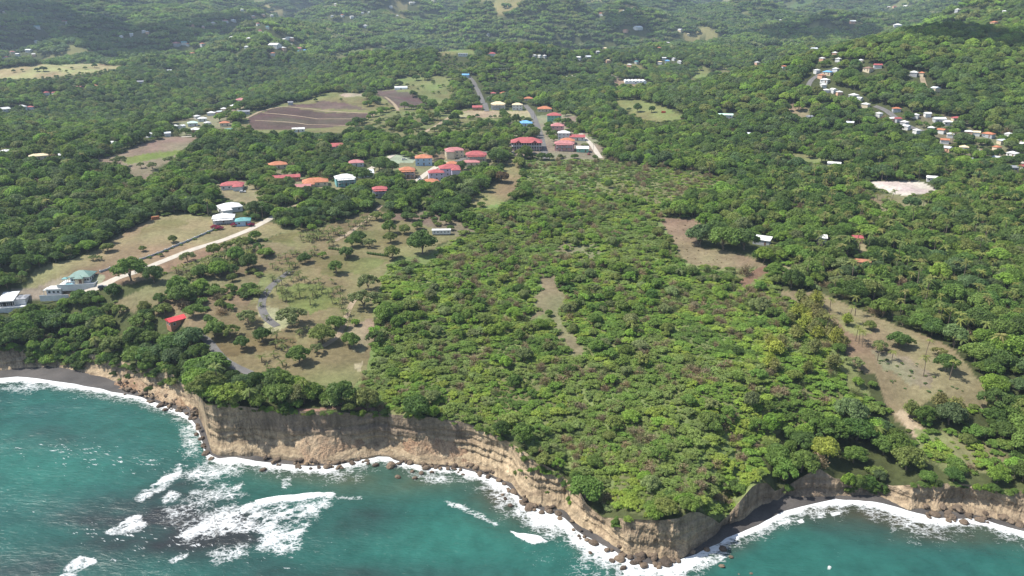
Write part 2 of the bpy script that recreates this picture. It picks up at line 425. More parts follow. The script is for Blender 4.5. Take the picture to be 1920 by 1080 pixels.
# name, pixels, colour, share of the usual tree cover left, edge raggedness in metres
COVER = [
 ('scrub', [(700,560),(720,500),(760,470),(830,460),(880,440),(860,400),(900,390),(980,370),(980,300),(1130,300),(1330,330),(1250,400),(1250,450),(1300,500),(1440,510),(1460,560),(1560,640),(1600,700),(1640,760),(1560,780),(1480,800),(1420,830),(1440,900),(1300,958),(1100,955),(960,832),(870,793),(680,777),(660,740),(700,640)], (0.20,0.22,0.085), 1.0, 6),
 ('low_scrub', [(985,300),(1130,300),(1340,330),(1370,360),(1250,385),(1150,375),(1050,360),(990,350)], (0.20,0.20,0.09), 0.7, 8),
 ('estate_belt', [(215,560),(290,535),(330,508),(400,482),(480,455),(560,462),(530,500),(500,530),(478,560),(430,600),(370,625),(330,600),(280,590),(230,590)], (0.22,0.19,0.10), 0.30, 4),
 ('plot', [(45,530),(70,507),(150,482),(210,452),(250,425),(300,405),(345,402),(400,408),(420,420),(500,413),(525,424),(545,430),(505,447),(470,452),(430,464),(395,478),(360,492),(330,505),(290,520),(250,532),(170,548),(110,562),(55,548)], TAN, 0.0, 1.5),
 ('plot_green', [(255,428),(300,410),(360,418),(330,425),(280,432),(250,440)], (0.22,0.20,0.09), 0.0, 6),
 ('sparse', [(300,560),(340,540),(420,535),(480,540),(478,570),(440,600),(380,620),(330,600),(290,590)], (0.27,0.21,0.12), 0.45, 4),
 ('lawn', [(420,682),(395,640),(365,622),(420,596),(470,570),(480,535),(500,505),(530,480),(555,465),(500,452),(545,430),(610,424),(680,400),(712,395),(745,403),(800,413),(870,432),(862,447),(825,457),(800,480),(740,482),(725,500),(718,530),(702,560),(697,640),(690,690),(668,718),(664,735),(600,722),(545,702),(520,690),(480,700),(440,692)], (0.255,0.215,0.108), 0.0, 1.5),
 ('lawn_green', [(520,545),(560,530),(620,545),(640,560),(625,580),(570,590),(530,575)], (0.205,0.20,0.075), 0.0, 7),
 ('lawn_green', [(600,475),(700,482),(720,490),(690,515),(640,520),(590,505),(580,490)], (0.22,0.20,0.085), 0.0, 7),
 ('lawn_green', [(640,440),(700,430),(790,440),(790,460),(740,465),(660,455)], (0.20,0.19,0.08), 0.0, 6),
 ('lawn_green', [(500,452),(560,436),(580,440),(545,455),(510,460)], (0.20,0.20,0.075), 0.0, 5),
 ('lawn_brown', [(400,640),(470,630),(540,640),(560,655),(500,665),(420,672)], (0.24,0.185,0.09), 0.0, 5),
 ('lawn_bare', [(480,575),(520,580),(540,610),(510,625),(490,615)], (0.36,0.29,0.19), 0.0, 3),
 ('lawn_bare', [(650,610),(697,595),(697,640),(680,660),(655,655)], (0.30,0.215,0.15), 0.0, 3),
 ('lawn_bare', [(662,682),(680,678),(678,695),(665,692)], (0.44,0.36,0.23), 0.0, 1.5),
 ('behind', [(720,400),(790,395),(880,420),(900,440),(870,445),(800,425),(740,412)], (0.20,0.17,0.11), 0.35, 3),
 ('clearing_right', [(1462,545),(1500,542),(1545,552),(1600,575),(1660,600),(1715,620),(1760,640),(1790,660),(1812,690),(1850,720),(1864,772),(1830,772),(1790,752),(1740,748),(1700,765),(1745,815),(1718,820),(1672,792),(1655,750),(1640,702),(1600,692),(1572,645),(1560,612),(1520,572),(1470,558)], (0.275,0.215,0.125), 0.0, 3),
 ('clearing_grey', [(1640,660),(1700,665),(1760,700),(1740,720),(1680,715),(1640,695)], (0.245,0.20,0.135), 0.0, 9),
 ('clearing_green', [(1560,585),(1620,600),(1640,625),(1600,625),(1565,605)], (0.235,0.205,0.10), 0.0, 6),
 ('clearing_sand', [(1672,775),(1700,770),(1740,815),(1712,822),(1690,800)], (0.42,0.34,0.22), 0.0, 2),
 ('clearing_mid', [(1228,407),(1290,410),(1320,410),(1305,430),(1310,462),(1370,472),(1425,490),(1450,503),(1380,503),(1300,499),(1272,472),(1255,440)], (0.275,0.215,0.13), 0.0, 2.5),
 ('red_soil', [(1385,528),(1410,508),(1440,500),(1450,507),(1420,522),(1400,538)], (0.25,0.145,0.10), 0.1, 2),
 ('strip', [(975,297),(977,330),(962,366),(940,382),(900,388),(878,376),(930,342),(946,312),(950,297)], (0.25,0.215,0.105), 0.10, 3),
 ('path_scrub', [(1012,515),(1040,520),(1052,545),(1050,590),(1068,630),(1088,665),(1065,667),(1045,625),(1030,585),(995,602),(998,560),(1015,545)], (0.235,0.205,0.115), 0.14, 4),
 ('thin_scrub', [(1050,455),(1110,460),(1140,490),(1060,500),(1030,480)], (0.22,0.19,0.11), 0.45, 5),
 ('thin_scrub', [(1180,860),(1240,870),(1320,940),(1300,958),(1180,955),(1150,910)], (0.17,0.165,0.075), 1.0, 5),
 ('around_plough', [(440,235),(520,195),(590,182),(690,172),(760,165),(850,140),(855,170),(810,200),(740,215),(690,235),(640,250),(520,250),(450,250)], (0.205,0.20,0.085), 0.06, 5),
 ('plough', [(465,220),(525,200),(706,212),(650,236),(560,243),(470,242)], SOIL, 0.0, 1),
 ('plough', [(548,196),(605,189),(650,194),(690,206),(600,204),(530,200)], (0.15,0.10,0.085), 0.0, 2),
 ('plough', [(700,171),(745,169),(785,182),(812,196),(780,203),(745,202),(722,187)], (0.135,0.092,0.08), 0.0, 1),
 ('tan_patch', [(636,178),(690,174),(685,180),(650,183)], PALE, 0.0, 1),
 ('fields', [(690,240),(760,205),(850,206),(1000,205),(1000,225),(960,240),(900,262),(820,265),(740,262)], (0.185,0.185,0.08), 0.28, 5),
 ('tan_field', [(848,217),(868,208),(990,208),(1003,219),(860,221)], (0.40,0.32,0.20), 0.0, 1),
 ('green_field', [(735,152),(790,140),(852,145),(855,170),(800,182),(745,172)], (0.19,0.205,0.08), 0.12, 5),
 ('far_field', [(810,99),(832,92),(888,95),(890,103),(822,104)], (0.22,0.215,0.09), 0.02, 4),
 ('far_field', [(905,123),(960,121),(965,130),(915,131)], (0.10,0.105,0.09), 0.0, 2),
 ('pasture', [(-40,135),(0,130),(60,124),(150,114),(200,120),(235,130),(180,137),(100,146),(40,150),(-40,153)], (0.37,0.315,0.16), 0.0, 3),
 ('brown_field', [(162,305),(230,285),(312,257),(375,257),(335,290),(300,312),(275,338),(240,328),(215,305)], (0.255,0.185,0.135), 0.0, 3),
 ('brown_green', [(225,296),(300,284),(340,282),(335,290),(240,308)], LIME, 0.0, 2),
 ('pasture_right', [(1138,190),(1200,187),(1250,203),(1292,221),(1240,228),(1205,226),(1165,203)], (0.215,0.215,0.085), 0.0, 3),
 ('quarry', [(1626,341),(1722,340),(1770,359),(1700,367),(1660,360)], (0.55,0.49,0.41), 0.0, 1.5),
 ('orchard', [(1640,362),(1700,366),(1760,385),(1745,400),(1690,400),(1650,440),(1625,425),(1640,395),(1610,375)], (0.235,0.20,0.11), 0.42, 4),
 ('sparse_right', [(1640,430),(1655,440),(1640,470),(1610,480),(1615,455)], (0.30,0.225,0.14), 0.3, 3),
 ('sparse_right', [(1458,500),(1490,495),(1490,510),(1465,518)], (0.30,0.235,0.14), 0.1, 3),
 ('right_tan', [(1440,192),(1500,195),(1530,225),(1500,230),(1450,205)], (0.27,0.21,0.13), 0.3, 4),
 ('right_field', [(1470,285),(1540,295),(1560,303),(1500,305)], (0.21,0.20,0.09), 0.1, 3),
 ('yard', [(1145,152),(1200,148),(1205,165),(1180,170),(1148,160)], (0.33,0.235,0.15), 0.03, 3),
 ('field_bare', [(1075,140),(1175,140),(1160,150),(1080,148)], (0.24,0.20,0.14), 0.2, 3),
 ('green_hill', [(1284,150),(1312,124),(1332,128),(1300,156)], (0.205,0.205,0.08), 0.02, 3),
 ('green_hill', [(1332,140),(1360,126),(1400,130),(1360,148)], (0.20,0.205,0.085), 0.03, 3),
 ('village', [(950,230),(1060,205),(1130,270),(1130,300),(1050,300),(950,290)], (0.27,0.235,0.16), 0.22, 4),
 ('village', [(690,330),(720,290),(800,280),(920,285),(920,312),(860,350),(800,352),(760,345)], (0.23,0.205,0.115), 0.3, 4),
 ('village_pave', [(718,300),(745,290),(790,293),(775,305),(735,306)], (0.36,0.33,0.28), 0.05, 2),
 ('village', [(405,345),(450,338),(500,360),(470,385),(425,372)], (0.29,0.235,0.14), 0.12, 3),
 ('village', [(500,318),(640,330),(690,350),(600,368),(520,345)], (0.22,0.19,0.11), 0.42, 4),
 ('village', [(310,245),(360,215),(450,185),(480,195),(430,225),(480,250),(330,256)], (0.25,0.215,0.135), 0.3, 4),
 ('village', [(1720,215),(1800,218),(1920,250),(1920,325),(1830,310),(1740,262)], (0.20,0.185,0.11), 0.8, 6),
 ('villa_yard', [(-60,585),(-60,560),(20,545),(110,520),(200,515),(190,535),(110,552),(60,560),(20,574)], (0.33,0.29,0.20), 0.0, 1.5),
 ('drive', [(152,590),(188,579),(192,590),(160,600)], (0.30,0.25,0.18), 0.15, 2),
 ('coast_bare', [(530,768),(600,775),(720,772),(700,766),(600,768),(540,762)], (0.29,0.19,0.13), 0.45, 2),
 ('slope_bare', [(1700,800),(1780,800),(1900,860),(1900,890),(1780,890),(1720,850)], (0.20,0.185,0.09), 0.6, 5),
]
POLYS = []
for nm, pix, colr, dens, rag in COVER:
    Q = hit(*np.array(pix, float).T)[:, :2]
    colr = tuple(np.array(colr) * np.array((0.66, 0.70, 0.70)) * {'quarry': 1.15, 'lawn': 0.84, 'lawn_green': 0.86, 'lawn_brown': 0.78, 'plot': 0.92, 'clearing_right': 0.9, 'sparse': 0.85, 'clearing_mid': 0.95}.get(nm, 1.0))
    POLYS.append((nm, Q, colr, dens, rag))
def inside(poly, x, y):
    res = np.zeros(x.shape, bool)
    j = len(poly) - 1
    for i in range(len(poly)):
        xi, yi = poly[i]; xj, yj = poly[j]
        if yi != yj:
            c = ((yi > y) != (yj > y)) & (x < (xj - xi) * (y - yi) / (yj - yi) + xi)
            res ^= c
        j = i
    return res
def glade(x, y):
    r = np.hypot(x, y)
    return (r > 1250) & (fbm(x / 170, y / 120, 931, 4) > 0.45 + 0.06 * smooth(2500, 4500, r))
def lookup(x, y):
    """index of the last polygon that holds the point, -1 for none"""
    k = np.full(x.shape, -1, int)
    r = np.hypot(x, y)
    nx, ny = fbm(x / 14, y / 14, 71, 3), fbm(x / 14, y / 14, 77, 3)
    s = np.maximum(1.0, r / 500)
    for i, (nm, Q, colr, dens, rag) in enumerate(POLYS):
        lo, hi = Q.min(0) - rag * 5, Q.max(0) + rag * 5
        b = (x > lo[0]) & (x < hi[0]) & (y > lo[1]) & (y < hi[1])
        if b.any():
            ii = np.nonzero(b)
            h = inside(Q, x[ii] + nx[ii] * rag * s[ii], y[ii] + ny[ii] * rag * s[ii])
            kk = k[ii]; kk[h] = i; k[ii] = kk
    return k

# ------------------------------------------------------------------ terrain: land sheet from the cliff rim to the far hills
X, Y, Z = LX, LY, LZ
K = lookup(X, Y)
cover = np.empty(X.shape + (3,))
fl = fbm(X / 60, Y / 60, 5, 3)[..., None]
cover[:] = np.array(FLOOR) * (1 + 0.35 * fl)
gl = glade(X, Y) & (K < 0)
hue = fbm(X / 300, Y / 300, 935, 2)[..., None]
cover[gl] = (np.array((0.15, 0.15, 0.065)) * (1 + np.array((0.8, 0.35, 0.6)) * hue))[gl]
for i, (nm, Q, colr, dens, rag) in enumerate(POLYS):
    m = K == i
    if m.any():
        n = fbm(X[m] / 9, Y[m] / 9, 300 + i, 4)[:, None]; n2 = fbm(X[m] / 35, Y[m] / 35, 400 + i, 3)[:, None]
        cc = np.array(colr) * (1 + 0.22 * n + 0.20 * n2)
        cc = cc * (1 + np.array([[-0.22, 0.08, -0.18]]) * n2)           # greener and drier patches
        if nm == 'plough':
            cc = cc * (1 + 0.35 * np.clip(fbm(X[m] / 50, Y[m] / 8, 55, 3), 0, 1)[:, None])
        cover[m] = cc
terrain = obj('terrain', grid_mesh('terrain', np.stack([X, Y, Z], -1), [M_GROUND], {'cover': np.clip(cover, 0.01, 0.9)}))
tag(terrain, 'green coastal land rising from the cliff top to far wooded hills', 'land', kind='structure')

# ------------------------------------------------------------------ cliff: rim down to the foot, ledges and slumped lobes
def talus_amount(a):
    u = 960 + F_PX * np.tan(a) * 0.838
    s = a * 240
    lob = 0.5 + 0.5 * fbm(s / 22, s * 0, 91, 2)
    base = np.interp(u, [0, 150, 350, 400, 480, 540, 600, 690, 712, 745, 800, 880, 960, 1100, 1160, 1260, 1300, 1450, 1600, 1700, 1900],
                        [.3, .8, .9, .35, .25, .2, .2, .2, .2, .2, .25, .5, .8, .8, .5, .35, .05, .05, .25, .5, .5])
    return np.clip(base * (0.75 + 0.5 * lob), 0, 1)
def cliff_point(a, s):
    """a azimuth, s 0 at the rim .. 1 at the foot"""
    R0, R1, Z0 = r_rim(a), r_toe(a), z_rim(a)
    ta = talus_amount(a)
    g_face = 0.18 * s + 0.82 * smooth(0.66, 0.90, s) * (s > 0)           # steep: nearly all the way at the rim line
    g_tal = np.where(s < 0.42, 0.25 * s / 0.42, 0.25 + 0.75 * (s - 0.42) / 0.58)
    g = g_face * (1 - ta) + g_tal * ta
    z = Z0 * (1 - s) - 0.8 * s
    arc = a * R1
    env = np.sin(np.pi * np.clip(s, 0, 1)) ** 0.6
    gul = fbm(arc / 9.0, z / 26, 21, 5, 0.6) * 3.4 + fbm(arc / 2.2, z / 4, 24, 4, 0.6) * 1.5 - ta * 1.6 * np.clip(fbm(arc / 16, s * 2, 28, 3) + 0.2, 0, 1) * smooth(0.3, 0.7, s)       # gullies and buttresses
    calm = np.interp(a, [az_slope(x, 800)[0] for x in (470, 520, 860, 920)], [1, 0.4, 0.4, 1]); gul = gul * calm
    led = (0.4 + 1.1 * vnoise(arc / 13, z / 9, 45)) * (vnoise(z * 0.9 + 0.6 * fbm(arc / 30, z * 0, 8, 2), arc / 60, 61) - 0.5) * 1.9      # strata ledges
    und = np.interp(a, [az_slope(x, 990)[0] for x in (1285, 1320, 1360, 1420, 1450, 1475, 1540, 1615, 1650)], [0, 2.2, 3.6, 2.6, 0.6, 0.2, 0.8, 0.3, 0]) * smooth(0.55, 0.95, s)   # undercut by the waves
    r = R0 + (R1 - R0) * g - env * (gul + led) * (0.55 + 0.25 * ta) * (0.7 + 0.8 * vnoise(arc / 25, s * 0, 44)) + und
    return r * np.sin(a), r * np.cos(a), z
CA = np.linspace(R_(-50), R_(50), 2200)
CS = np.linspace(0, 1, 56)
A2, S2 = np.meshgrid(CA, CS)
x, y, z = cliff_point(A2, S2)
arc = A2 * 240
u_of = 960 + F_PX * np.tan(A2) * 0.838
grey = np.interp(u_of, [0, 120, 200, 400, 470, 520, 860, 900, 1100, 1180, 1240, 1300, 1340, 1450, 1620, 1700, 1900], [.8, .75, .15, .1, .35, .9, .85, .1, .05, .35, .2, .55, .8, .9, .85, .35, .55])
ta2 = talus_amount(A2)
upper = smooth(0.62, 0.36, S2 + 0.08 * fbm(arc / 12, S2 * 3, 12, 3))  # greyer upper band: darker soil layer plus its shade put into the colour
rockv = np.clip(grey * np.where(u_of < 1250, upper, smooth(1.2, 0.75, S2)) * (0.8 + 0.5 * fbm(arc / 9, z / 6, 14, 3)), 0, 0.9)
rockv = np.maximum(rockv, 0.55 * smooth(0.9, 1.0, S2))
cl = obj('cliff', grid_mesh('cliff', np.stack([x, y, z], -1), [M_CLIFF], None, {'rock': rockv}, smooth_=False))
tag(cl, 'layered ochre and grey sea cliff between green land and surf', 'cliff', kind='structure')

# slumped rubble: two cones of broken rock leaning on the long cliff, a smaller one in the left bay
t = NT('rubble')
n1, n2, n3 = t.noise(0.10, 4), t.noise(0.9, 4, 0.65), t.noise(3.0, 3)
c = t.mix(t.maprange(n1, 0.35, 0.65, 0, 1), (0.30, 0.195, 0.125), (0.45, 0.35, 0.235))
c = t.mix(t.maprange(n2, 0.52, 0.70, 0, 0.6), c, (0.20, 0.125, 0.08))
p = t.principled(t.mul(c, t.maprange(n3, 0.3, 0.7, 0.7, 1.25)), 0.95, 0.08)
t.bump(t.math('ADD', n2, t.math('MULTIPLY', n3, 0.5)), p, 1.0, 0.9)
M_RUBBLE = t.m
def rubble(knots, label, frac=1.0):
    ks = np.array(knots, float)
    az = az_slope(ks[:, 0], np.full(len(ks), 840.0))[0]
    aa = np.linspace(az[0], az[-1], 260); ss = np.linspace(0, 1, 34)
    A_, S_ = np.meshgrid(aa, ss)
    hh = np.interp(A_, az, ks[:, 1]) * z_rim(A_)
    r0, r1 = r_rim(A_) + 1.0, np.minimum(r_toe(A_), r_water(A_) + 1.5) - 0.6
    arc_ = A_ * 240
    hh = hh * (1 + 0.22 * fbm(arc_ / 5, S_ * 0, 37, 3))
    z_ = hh * (1 - S_) ** 1.12 - 0.7 * S_ + (fbm(arc_ / 3.2, S_ * 5, 38, 4, 0.6) * 1.25 + fbm(arc_ / 0.9, S_ * 12, 39, 3) * 0.45) * smooth(0, 0.25, S_)
    r_ = r0 + (r1 - r0) * S_
    o = obj('rubble_slope', grid_mesh('rubble_slope', np.stack([r_ * np.sin(A_), r_ * np.cos(A_), z_], -1), [M_RUBBLE], smooth_=False))
    tag(o, label, 'rubble', kind='structure')
rubble([(500,0.02),(528,0.18),(560,0.52),(600,0.66),(640,0.68),(668,0.55),(690,0.30),(706,0.03)], 'reddish slumped rubble below the left half of the long cliff')
rubble([(735,0.03),(750,0.42),(770,0.60),(810,0.62),(850,0.58),(885,0.45),(915,0.25),(945,0.05)], 'tan slumped rubble below the right half of the long cliff')
rubble([(235,0.05),(262,0.45),(290,0.6),(315,0.45),(335,0.55),(360,0.4),(378,0.05)], 'pale crumbling rubble below the left bay cliff')

# ------------------------------------------------------------------ beach sheet: from the cliff foot under the water
BA = np.linspace(R_(-50), R_(50), 900)
BS = np.linspace(0, 1, 10)
A2, S2 = np.meshgrid(BA, BS)
rw, rt = r_water(A2), r_toe(A2)
r = np.where(S2 < 0.6, (rt + 7) + (rw - rt - 7) * S2 / 0.6, rw - 8 * (S2 - 0.6) / 0.4)
z = np.where(S2 < 0.6, 0.02 + 0.9 * (1 - S2 / 0.6) * np.clip((rt - rw) / 8, 0.3, 1), 0.02 - 2.2 * (S2 - 0.6) / 0.4) + 0.08 * fbm(A2 * 60, S2 * 4, 33, 3)
tag(obj('beach', grid_mesh('beach', np.stack([r * np.sin(A2), r * np.cos(A2), z], -1), [M_SAND])), 'dark grey sand beach below the cliffs', 'beach', kind='structure')

# ------------------------------------------------------------------ sea
SA = np.linspace(R_(-58), R_(58), 1150)
SS = np.linspace(0, 1, 400)
A2, S2 = np.meshgrid(SA, SS)
r_out = r_water(A2) + 4
r = r_out - (r_out - 95) * S2 ** 1.15
X, Y = r * np.sin(A2), r * np.cos(A2)
D = r_water(A2) - r                                        # metres from the water's edge
U, V, _ = project(X, Y, 0.0)
def blob(px, py, su, sv):
    return np.exp(-((U - px) / su) ** 2 - ((V - py) / sv) ** 2)
TURQ, DEEP, REEF, SILT, MUD = np.array((0.021,0.100,0.079)), np.array((0.016,0.060,0.057)), np.array((0.022,0.026,0.027)), np.array((0.060,0.078,0.050)), np.array((0.046,0.042,0.026))
body = np.empty(X.shape + (3,)); body[:] = DEEP * 0.35 + TURQ * 0.65
n1 = fbm(X / 38, Y / 26, 51, 4); n2 = fbm(X / 14, Y / 9, 53, 4)
def blend(w, colr):
    w = np.clip(w, 0, 1)[..., None]
    body[:] = body * (1 - w) + colr * w
blend(smooth(-0.1, 0.5, n1 + 0.3 * n2) * 0.6, DEEP)
blend(1.0 * blob(60, 880, 170, 75), TURQ * 1.12); blend(0.95 * blob(850, 1010, 180, 45), TURQ * 1.1); blend(0.7 * blob(1600, 1060, 230, 50), TURQ * 0.95)
reef = 0.95 * blob(230, 990, 150, 50) + 0.9 * blob(420, 1000, 130, 60) + 0.6 * blob(80, 1070, 150, 30) + 0.7 * blob(330, 905, 70, 40) + 0.6 * blob(680, 975, 80, 40) + 0.5 * blob(110, 820, 90, 22) + 0.5 * blob(1360, 1025, 50, 15) + 0.7 * blob(700, 1075, 200, 18)
blend(1.15 * reef * (0.8 + 0.6 * n2), REEF)
blend(np.clip(0.8 * blob(720, 905, 160, 26) + 0.5 * blob(560, 890, 90, 20), 0, 1) * (0.8 + 0.5 * n2), SILT)
blend(np.clip(0.95 * blob(930, 930, 60, 40) + 0.7 * blob(1010, 985, 60, 28) + 1.0 * blob(1690, 968, 180, 30) + 0.7 * blob(1810, 1005, 140, 22) + 0.4 * blob(1560, 955, 80, 14), 0, 1) * (0.85 + 0.5 * n2), MUD)
blend(smooth(16, 0, D) * 0.55, MUD * 0.9 + SILT * 0.2)
foam = np.zeros(X.shape)
AZW = A2
wid = np.interp(U, [0, 150, 250, 340, 385, 480, 700, 800, 920, 1000, 1100, 1200, 1300, 1400, 1500, 1600, 1700, 1780, 1900], [9, 8, 6, 9, 9, 7, 6, 5, 8, 12, 12, 11, 9, 5, 5, 6, 9, 6, 7])
wid = wid * (0.75 + 0.8 * (fbm(A2 * 45, A2 * 0, 19, 3) * 0.5 + 0.5))
fvar = np.clip(0.5 + 0.75 * fbm((X + 0.7 * Y) / 7, (Y - 0.7 * X) / 2.6, 131, 4), 0, 1.1)
foam = np.maximum(foam, (0.70 + 0.45 * fvar) * smooth(1.0, 0.1, D / wid)); foam = np.maximum(foam, 0.95 * smooth(2.0, 0.6, D) * (D > -4))
foam = np.maximum(foam, 0.62 * smooth(2.4, 0.6, D / wid) * (0.6 + 0.6 * n2))
def fpoly(pix, val, soft, fade=None):
    global foam
    Q = np.array(pix, float)
    nx, ny = 5 * fbm(X / 6, Y / 6, 81, 3), 3 * fbm(X / 6, Y / 6, 83, 3)
    u, v = U + nx, V + ny
    ins = inside(Q, u, v)
    near = (U > Q[:, 0].min() - 40) & (U < Q[:, 0].max() + 40) & (V > Q[:, 1].min() - 40) & (V < Q[:, 1].max() + 40)
    d = np.full(U.shape, 1e3)
    ii = np.nonzero(near)
    uu, vv = u[ii], v[ii]; dd = np.full(uu.shape, 1e6)
    for k in range(len(Q)):
        p, q = Q[k - 1], Q[k]; e = q - p; L = max((e ** 2).sum(), 1e-6)
        tq = np.clip(((uu - p[0]) * e[0] + (vv - p[1]) * e[1]) / L, 0, 1)
        dd = np.minimum(dd, np.hypot(uu - p[0] - tq * e[0], (vv - p[1] - tq * e[1]) * 1.4))
    d[ii] = dd
    sd = np.where(ins, d, -d)
    w = smooth(-soft, soft * 0.8, sd) * (val if val > 1.05 or val < 0.6 else val * (0.34 + 0.66 * fvar))
    if fade is not None: w = w * fade
    foam = np.maximum(foam, w)
fpoly([(252,940),(275,915),(305,890),(335,873),(345,880),(333,897),(300,920),(265,946)], 0.92, 9)
fpoly([(303,936),(318,919),(344,924),(328,942),(310,946)], 0.8, 8)
fpoly([(196,996),(214,986),(235,970),(260,963),(279,982),(262,997),(210,1004)], 0.95, 7)
fpoly([(330,985),(375,960),(430,946),(480,940),(520,933),(600,922),(627,929),(620,945),(592,975),(566,1006),(562,1030),(520,1040),(478,1032),(490,1003),(474,992),(430,1002),(380,1012),(340,1017),(331,997)], 0.78, 16)
fpoly([(335,1010),(345,985),(400,958),(470,942),(480,955),(440,985),(390,1005)], 0.95, 9)
fpoly([(478,938),(520,931),(600,921),(628,928),(600,932),(540,940),(485,949)], 1.3, 4)
fpoly([(480,1025),(510,1000),(545,980),(560,1000),(556,1030),(520,1037)], 0.88, 14)
fpoly([(110,1084),(125,1060),(150,1044),(178,1048),(180,1055),(152,1068),(140,1084)], 0.95, 6)
fpoly([(200,1053),(222,1049),(218,1055)], 0.9, 4)
fpoly([(310,1052),(335,1042),(354,1038),(352,1047),(322,1056)], 0.85, 6)
fpoly([(426,921),(440,905),(459,902),(455,914),(432,926)], 0.75, 7)
fpoly([(958,998),(985,1002),(1012,1008),(1027,1016),(1002,1021),(986,1015)], 1.25, 4)
fpoly([(330,890),(400,860),(470,870),(450,890),(380,910)], 0.55, 25); fpoly([(335,800),(372,790),(378,850),(350,860)], 0.5, 16); fpoly([(345,925),(420,905),(470,930),(400,945)], 0.5, 20)
fpoly([(300,955),(380,920),(420,930),(360,975),(310,985)], 0.42, 22)
fpoly([(380,1035),(470,1010),(470,1045),(400,1060)], 0.44, 16)
fpoly([(830,935),(860,945),(900,960),(940,985),(930,988),(890,968),(840,948)], 0.5, 6)
fpoly([(620,930),(680,928),(680,935),(630,936)], 0.46, 8)
fpoly([(525,898),(545,892),(548,908),(530,915)], 0.5, 8)
fpoly([(1530,960),(1552,958),(1550,972),(1535,972)], 0.5, 6)
fpoly([(1560,962),(1573,961),(1574,966),(1562,967)], 1.1, 3)
fpoly([(1458,982),(1478,975),(1480,979),(1462,985)], 1.2, 3); fpoly([(1493,978),(1503,975),(1505,981),(1496,982)], 1.2, 3)
fpoly([(1550,1064),(1557,1063),(1557,1069),(1551,1069)], 1.1, 2)
fpoly([(1660,950),(1730,975),(1720,990),(1680,975)], 0.48, 14); fpoly([(1860,995),(1920,1005),(1930,1020),(1880,1010)], 0.5, 14)
fpoly([(1150,1070),(1200,1062),(1300,1050),(1360,1030),(1375,1045),(1320,1070),(1250,1085),(1160,1090)], 0.56, 14)
caps = fbm(X / 2.0, Y / 0.8, 57, 3) + 0.30 * fbm(X / 40, Y / 30, 58, 2) + 0.28 * np.sin(Y / 6.5 + X / 60)
foam = np.maximum(foam, 0.66 * smooth(0.74, 0.94, caps) * smooth(8, 25, D) * smooth(760, 420, U))
swell = 0.22 * np.sin(Y / 4.6 + X / 22 + 2.2 * n1) * smooth(0, 30, D) + 0.35 * n2 * smooth(0, 20, D)
Z = swell + 0.55 * smooth(0.5, 1.2, foam) * smooth(3, 14, D)
sea = obj('sea', grid_mesh('sea', np.stack([X, Y, Z], -1), [M_SEA], {'body': np.clip(body, 0.005, 1)}, {'foam': foam}))
tag(sea, 'turquoise sea with breaking white surf along the cliffs', 'sea', kind='structure')

# ------------------------------------------------------------------ plants: prototypes
def ico(sub=1):
    import bmesh
    bm = bmesh.new(); bmesh.ops.create_icosphere(bm, subdivisions=sub, radius=1.0)
    v = np.array([w.co[:] for w in bm.verts]); f = [[w.index for w in q.verts] for q in bm.faces]; bm.free()
    return v, f
ICO1, ICO2, ICO3 = ico(1), ico(2), ico(3)
class Geo:
    def __init__(s): s.v, s.f, s.var, s.n = [], [], [], 0
    def add(s, v, f, var):
        v = np.asarray(v, float); s.v.append(v)
        f = np.asarray(f) + s.n; s.f.extend(f.tolist())
        s.var.extend(np.broadcast_to(var, len(f)).tolist()); s.n += len(v)
    def tube(s, P, R, n=6, var=0.5):
        P = np.asarray(P, float); k = len(P); ring = []
        for i in range(k):
            d = P[min(i + 1, k - 1)] - P[max(i - 1, 0)]; d = d / (np.linalg.norm(d) + 1e-9)
            a = np.cross(d, (0.31, 0.9, 0.2)); a /= np.linalg.norm(a); b = np.cross(d, a)
            th = np.arange(n) * 2 * np.pi / n
            ring.append(P[i] + R[i] * (np.cos(th)[:, None] * a + np.sin(th)[:, None] * b))
        f = [[i * n + j, i * n + (j + 1) % n, (i + 1) * n + (j + 1) % n, (i + 1) * n + j] for i in range(k - 1) for j in range(n)]
        s.add(np.concatenate(ring), f, var)
    def mesh(s, name, mats, fmat=None):
        return mesh(name, np.concatenate(s.v), s.f, mats, False, fmat, s.var)
def cards(G, P, N, size, rg, jitter=0.55, asp=1.4, var=None):
    """small leaf sprays: one bent quad each"""
    m = len(P)
    N = N + rg.normal(0, jitter, (m, 3)); N /= np.linalg.norm(N, axis=1)[:, None] + 1e-9
    ref = rg.normal(0, 1, (m, 3)); A = np.cross(N, ref); A /= np.linalg.norm(A, axis=1)[:, None] + 1e-9
    B = np.cross(N, A)
    s = size * rg.uniform(0.65, 1.35, (m, 1))
    v = np.stack([P - A * s * asp * 0.5 - N * s * 0.15, P + B * s * 0.42, P + A * s * asp * 0.5 - N * s * 0.15, P - B * s * 0.42], 1).reshape(-1, 3)
    f = np.arange(m * 4).reshape(m, 4)
    G.add(v, f, 0.5)
    G.var[-m:] = (var if var is not None else rg.uniform(0, 1, m)).tolist()
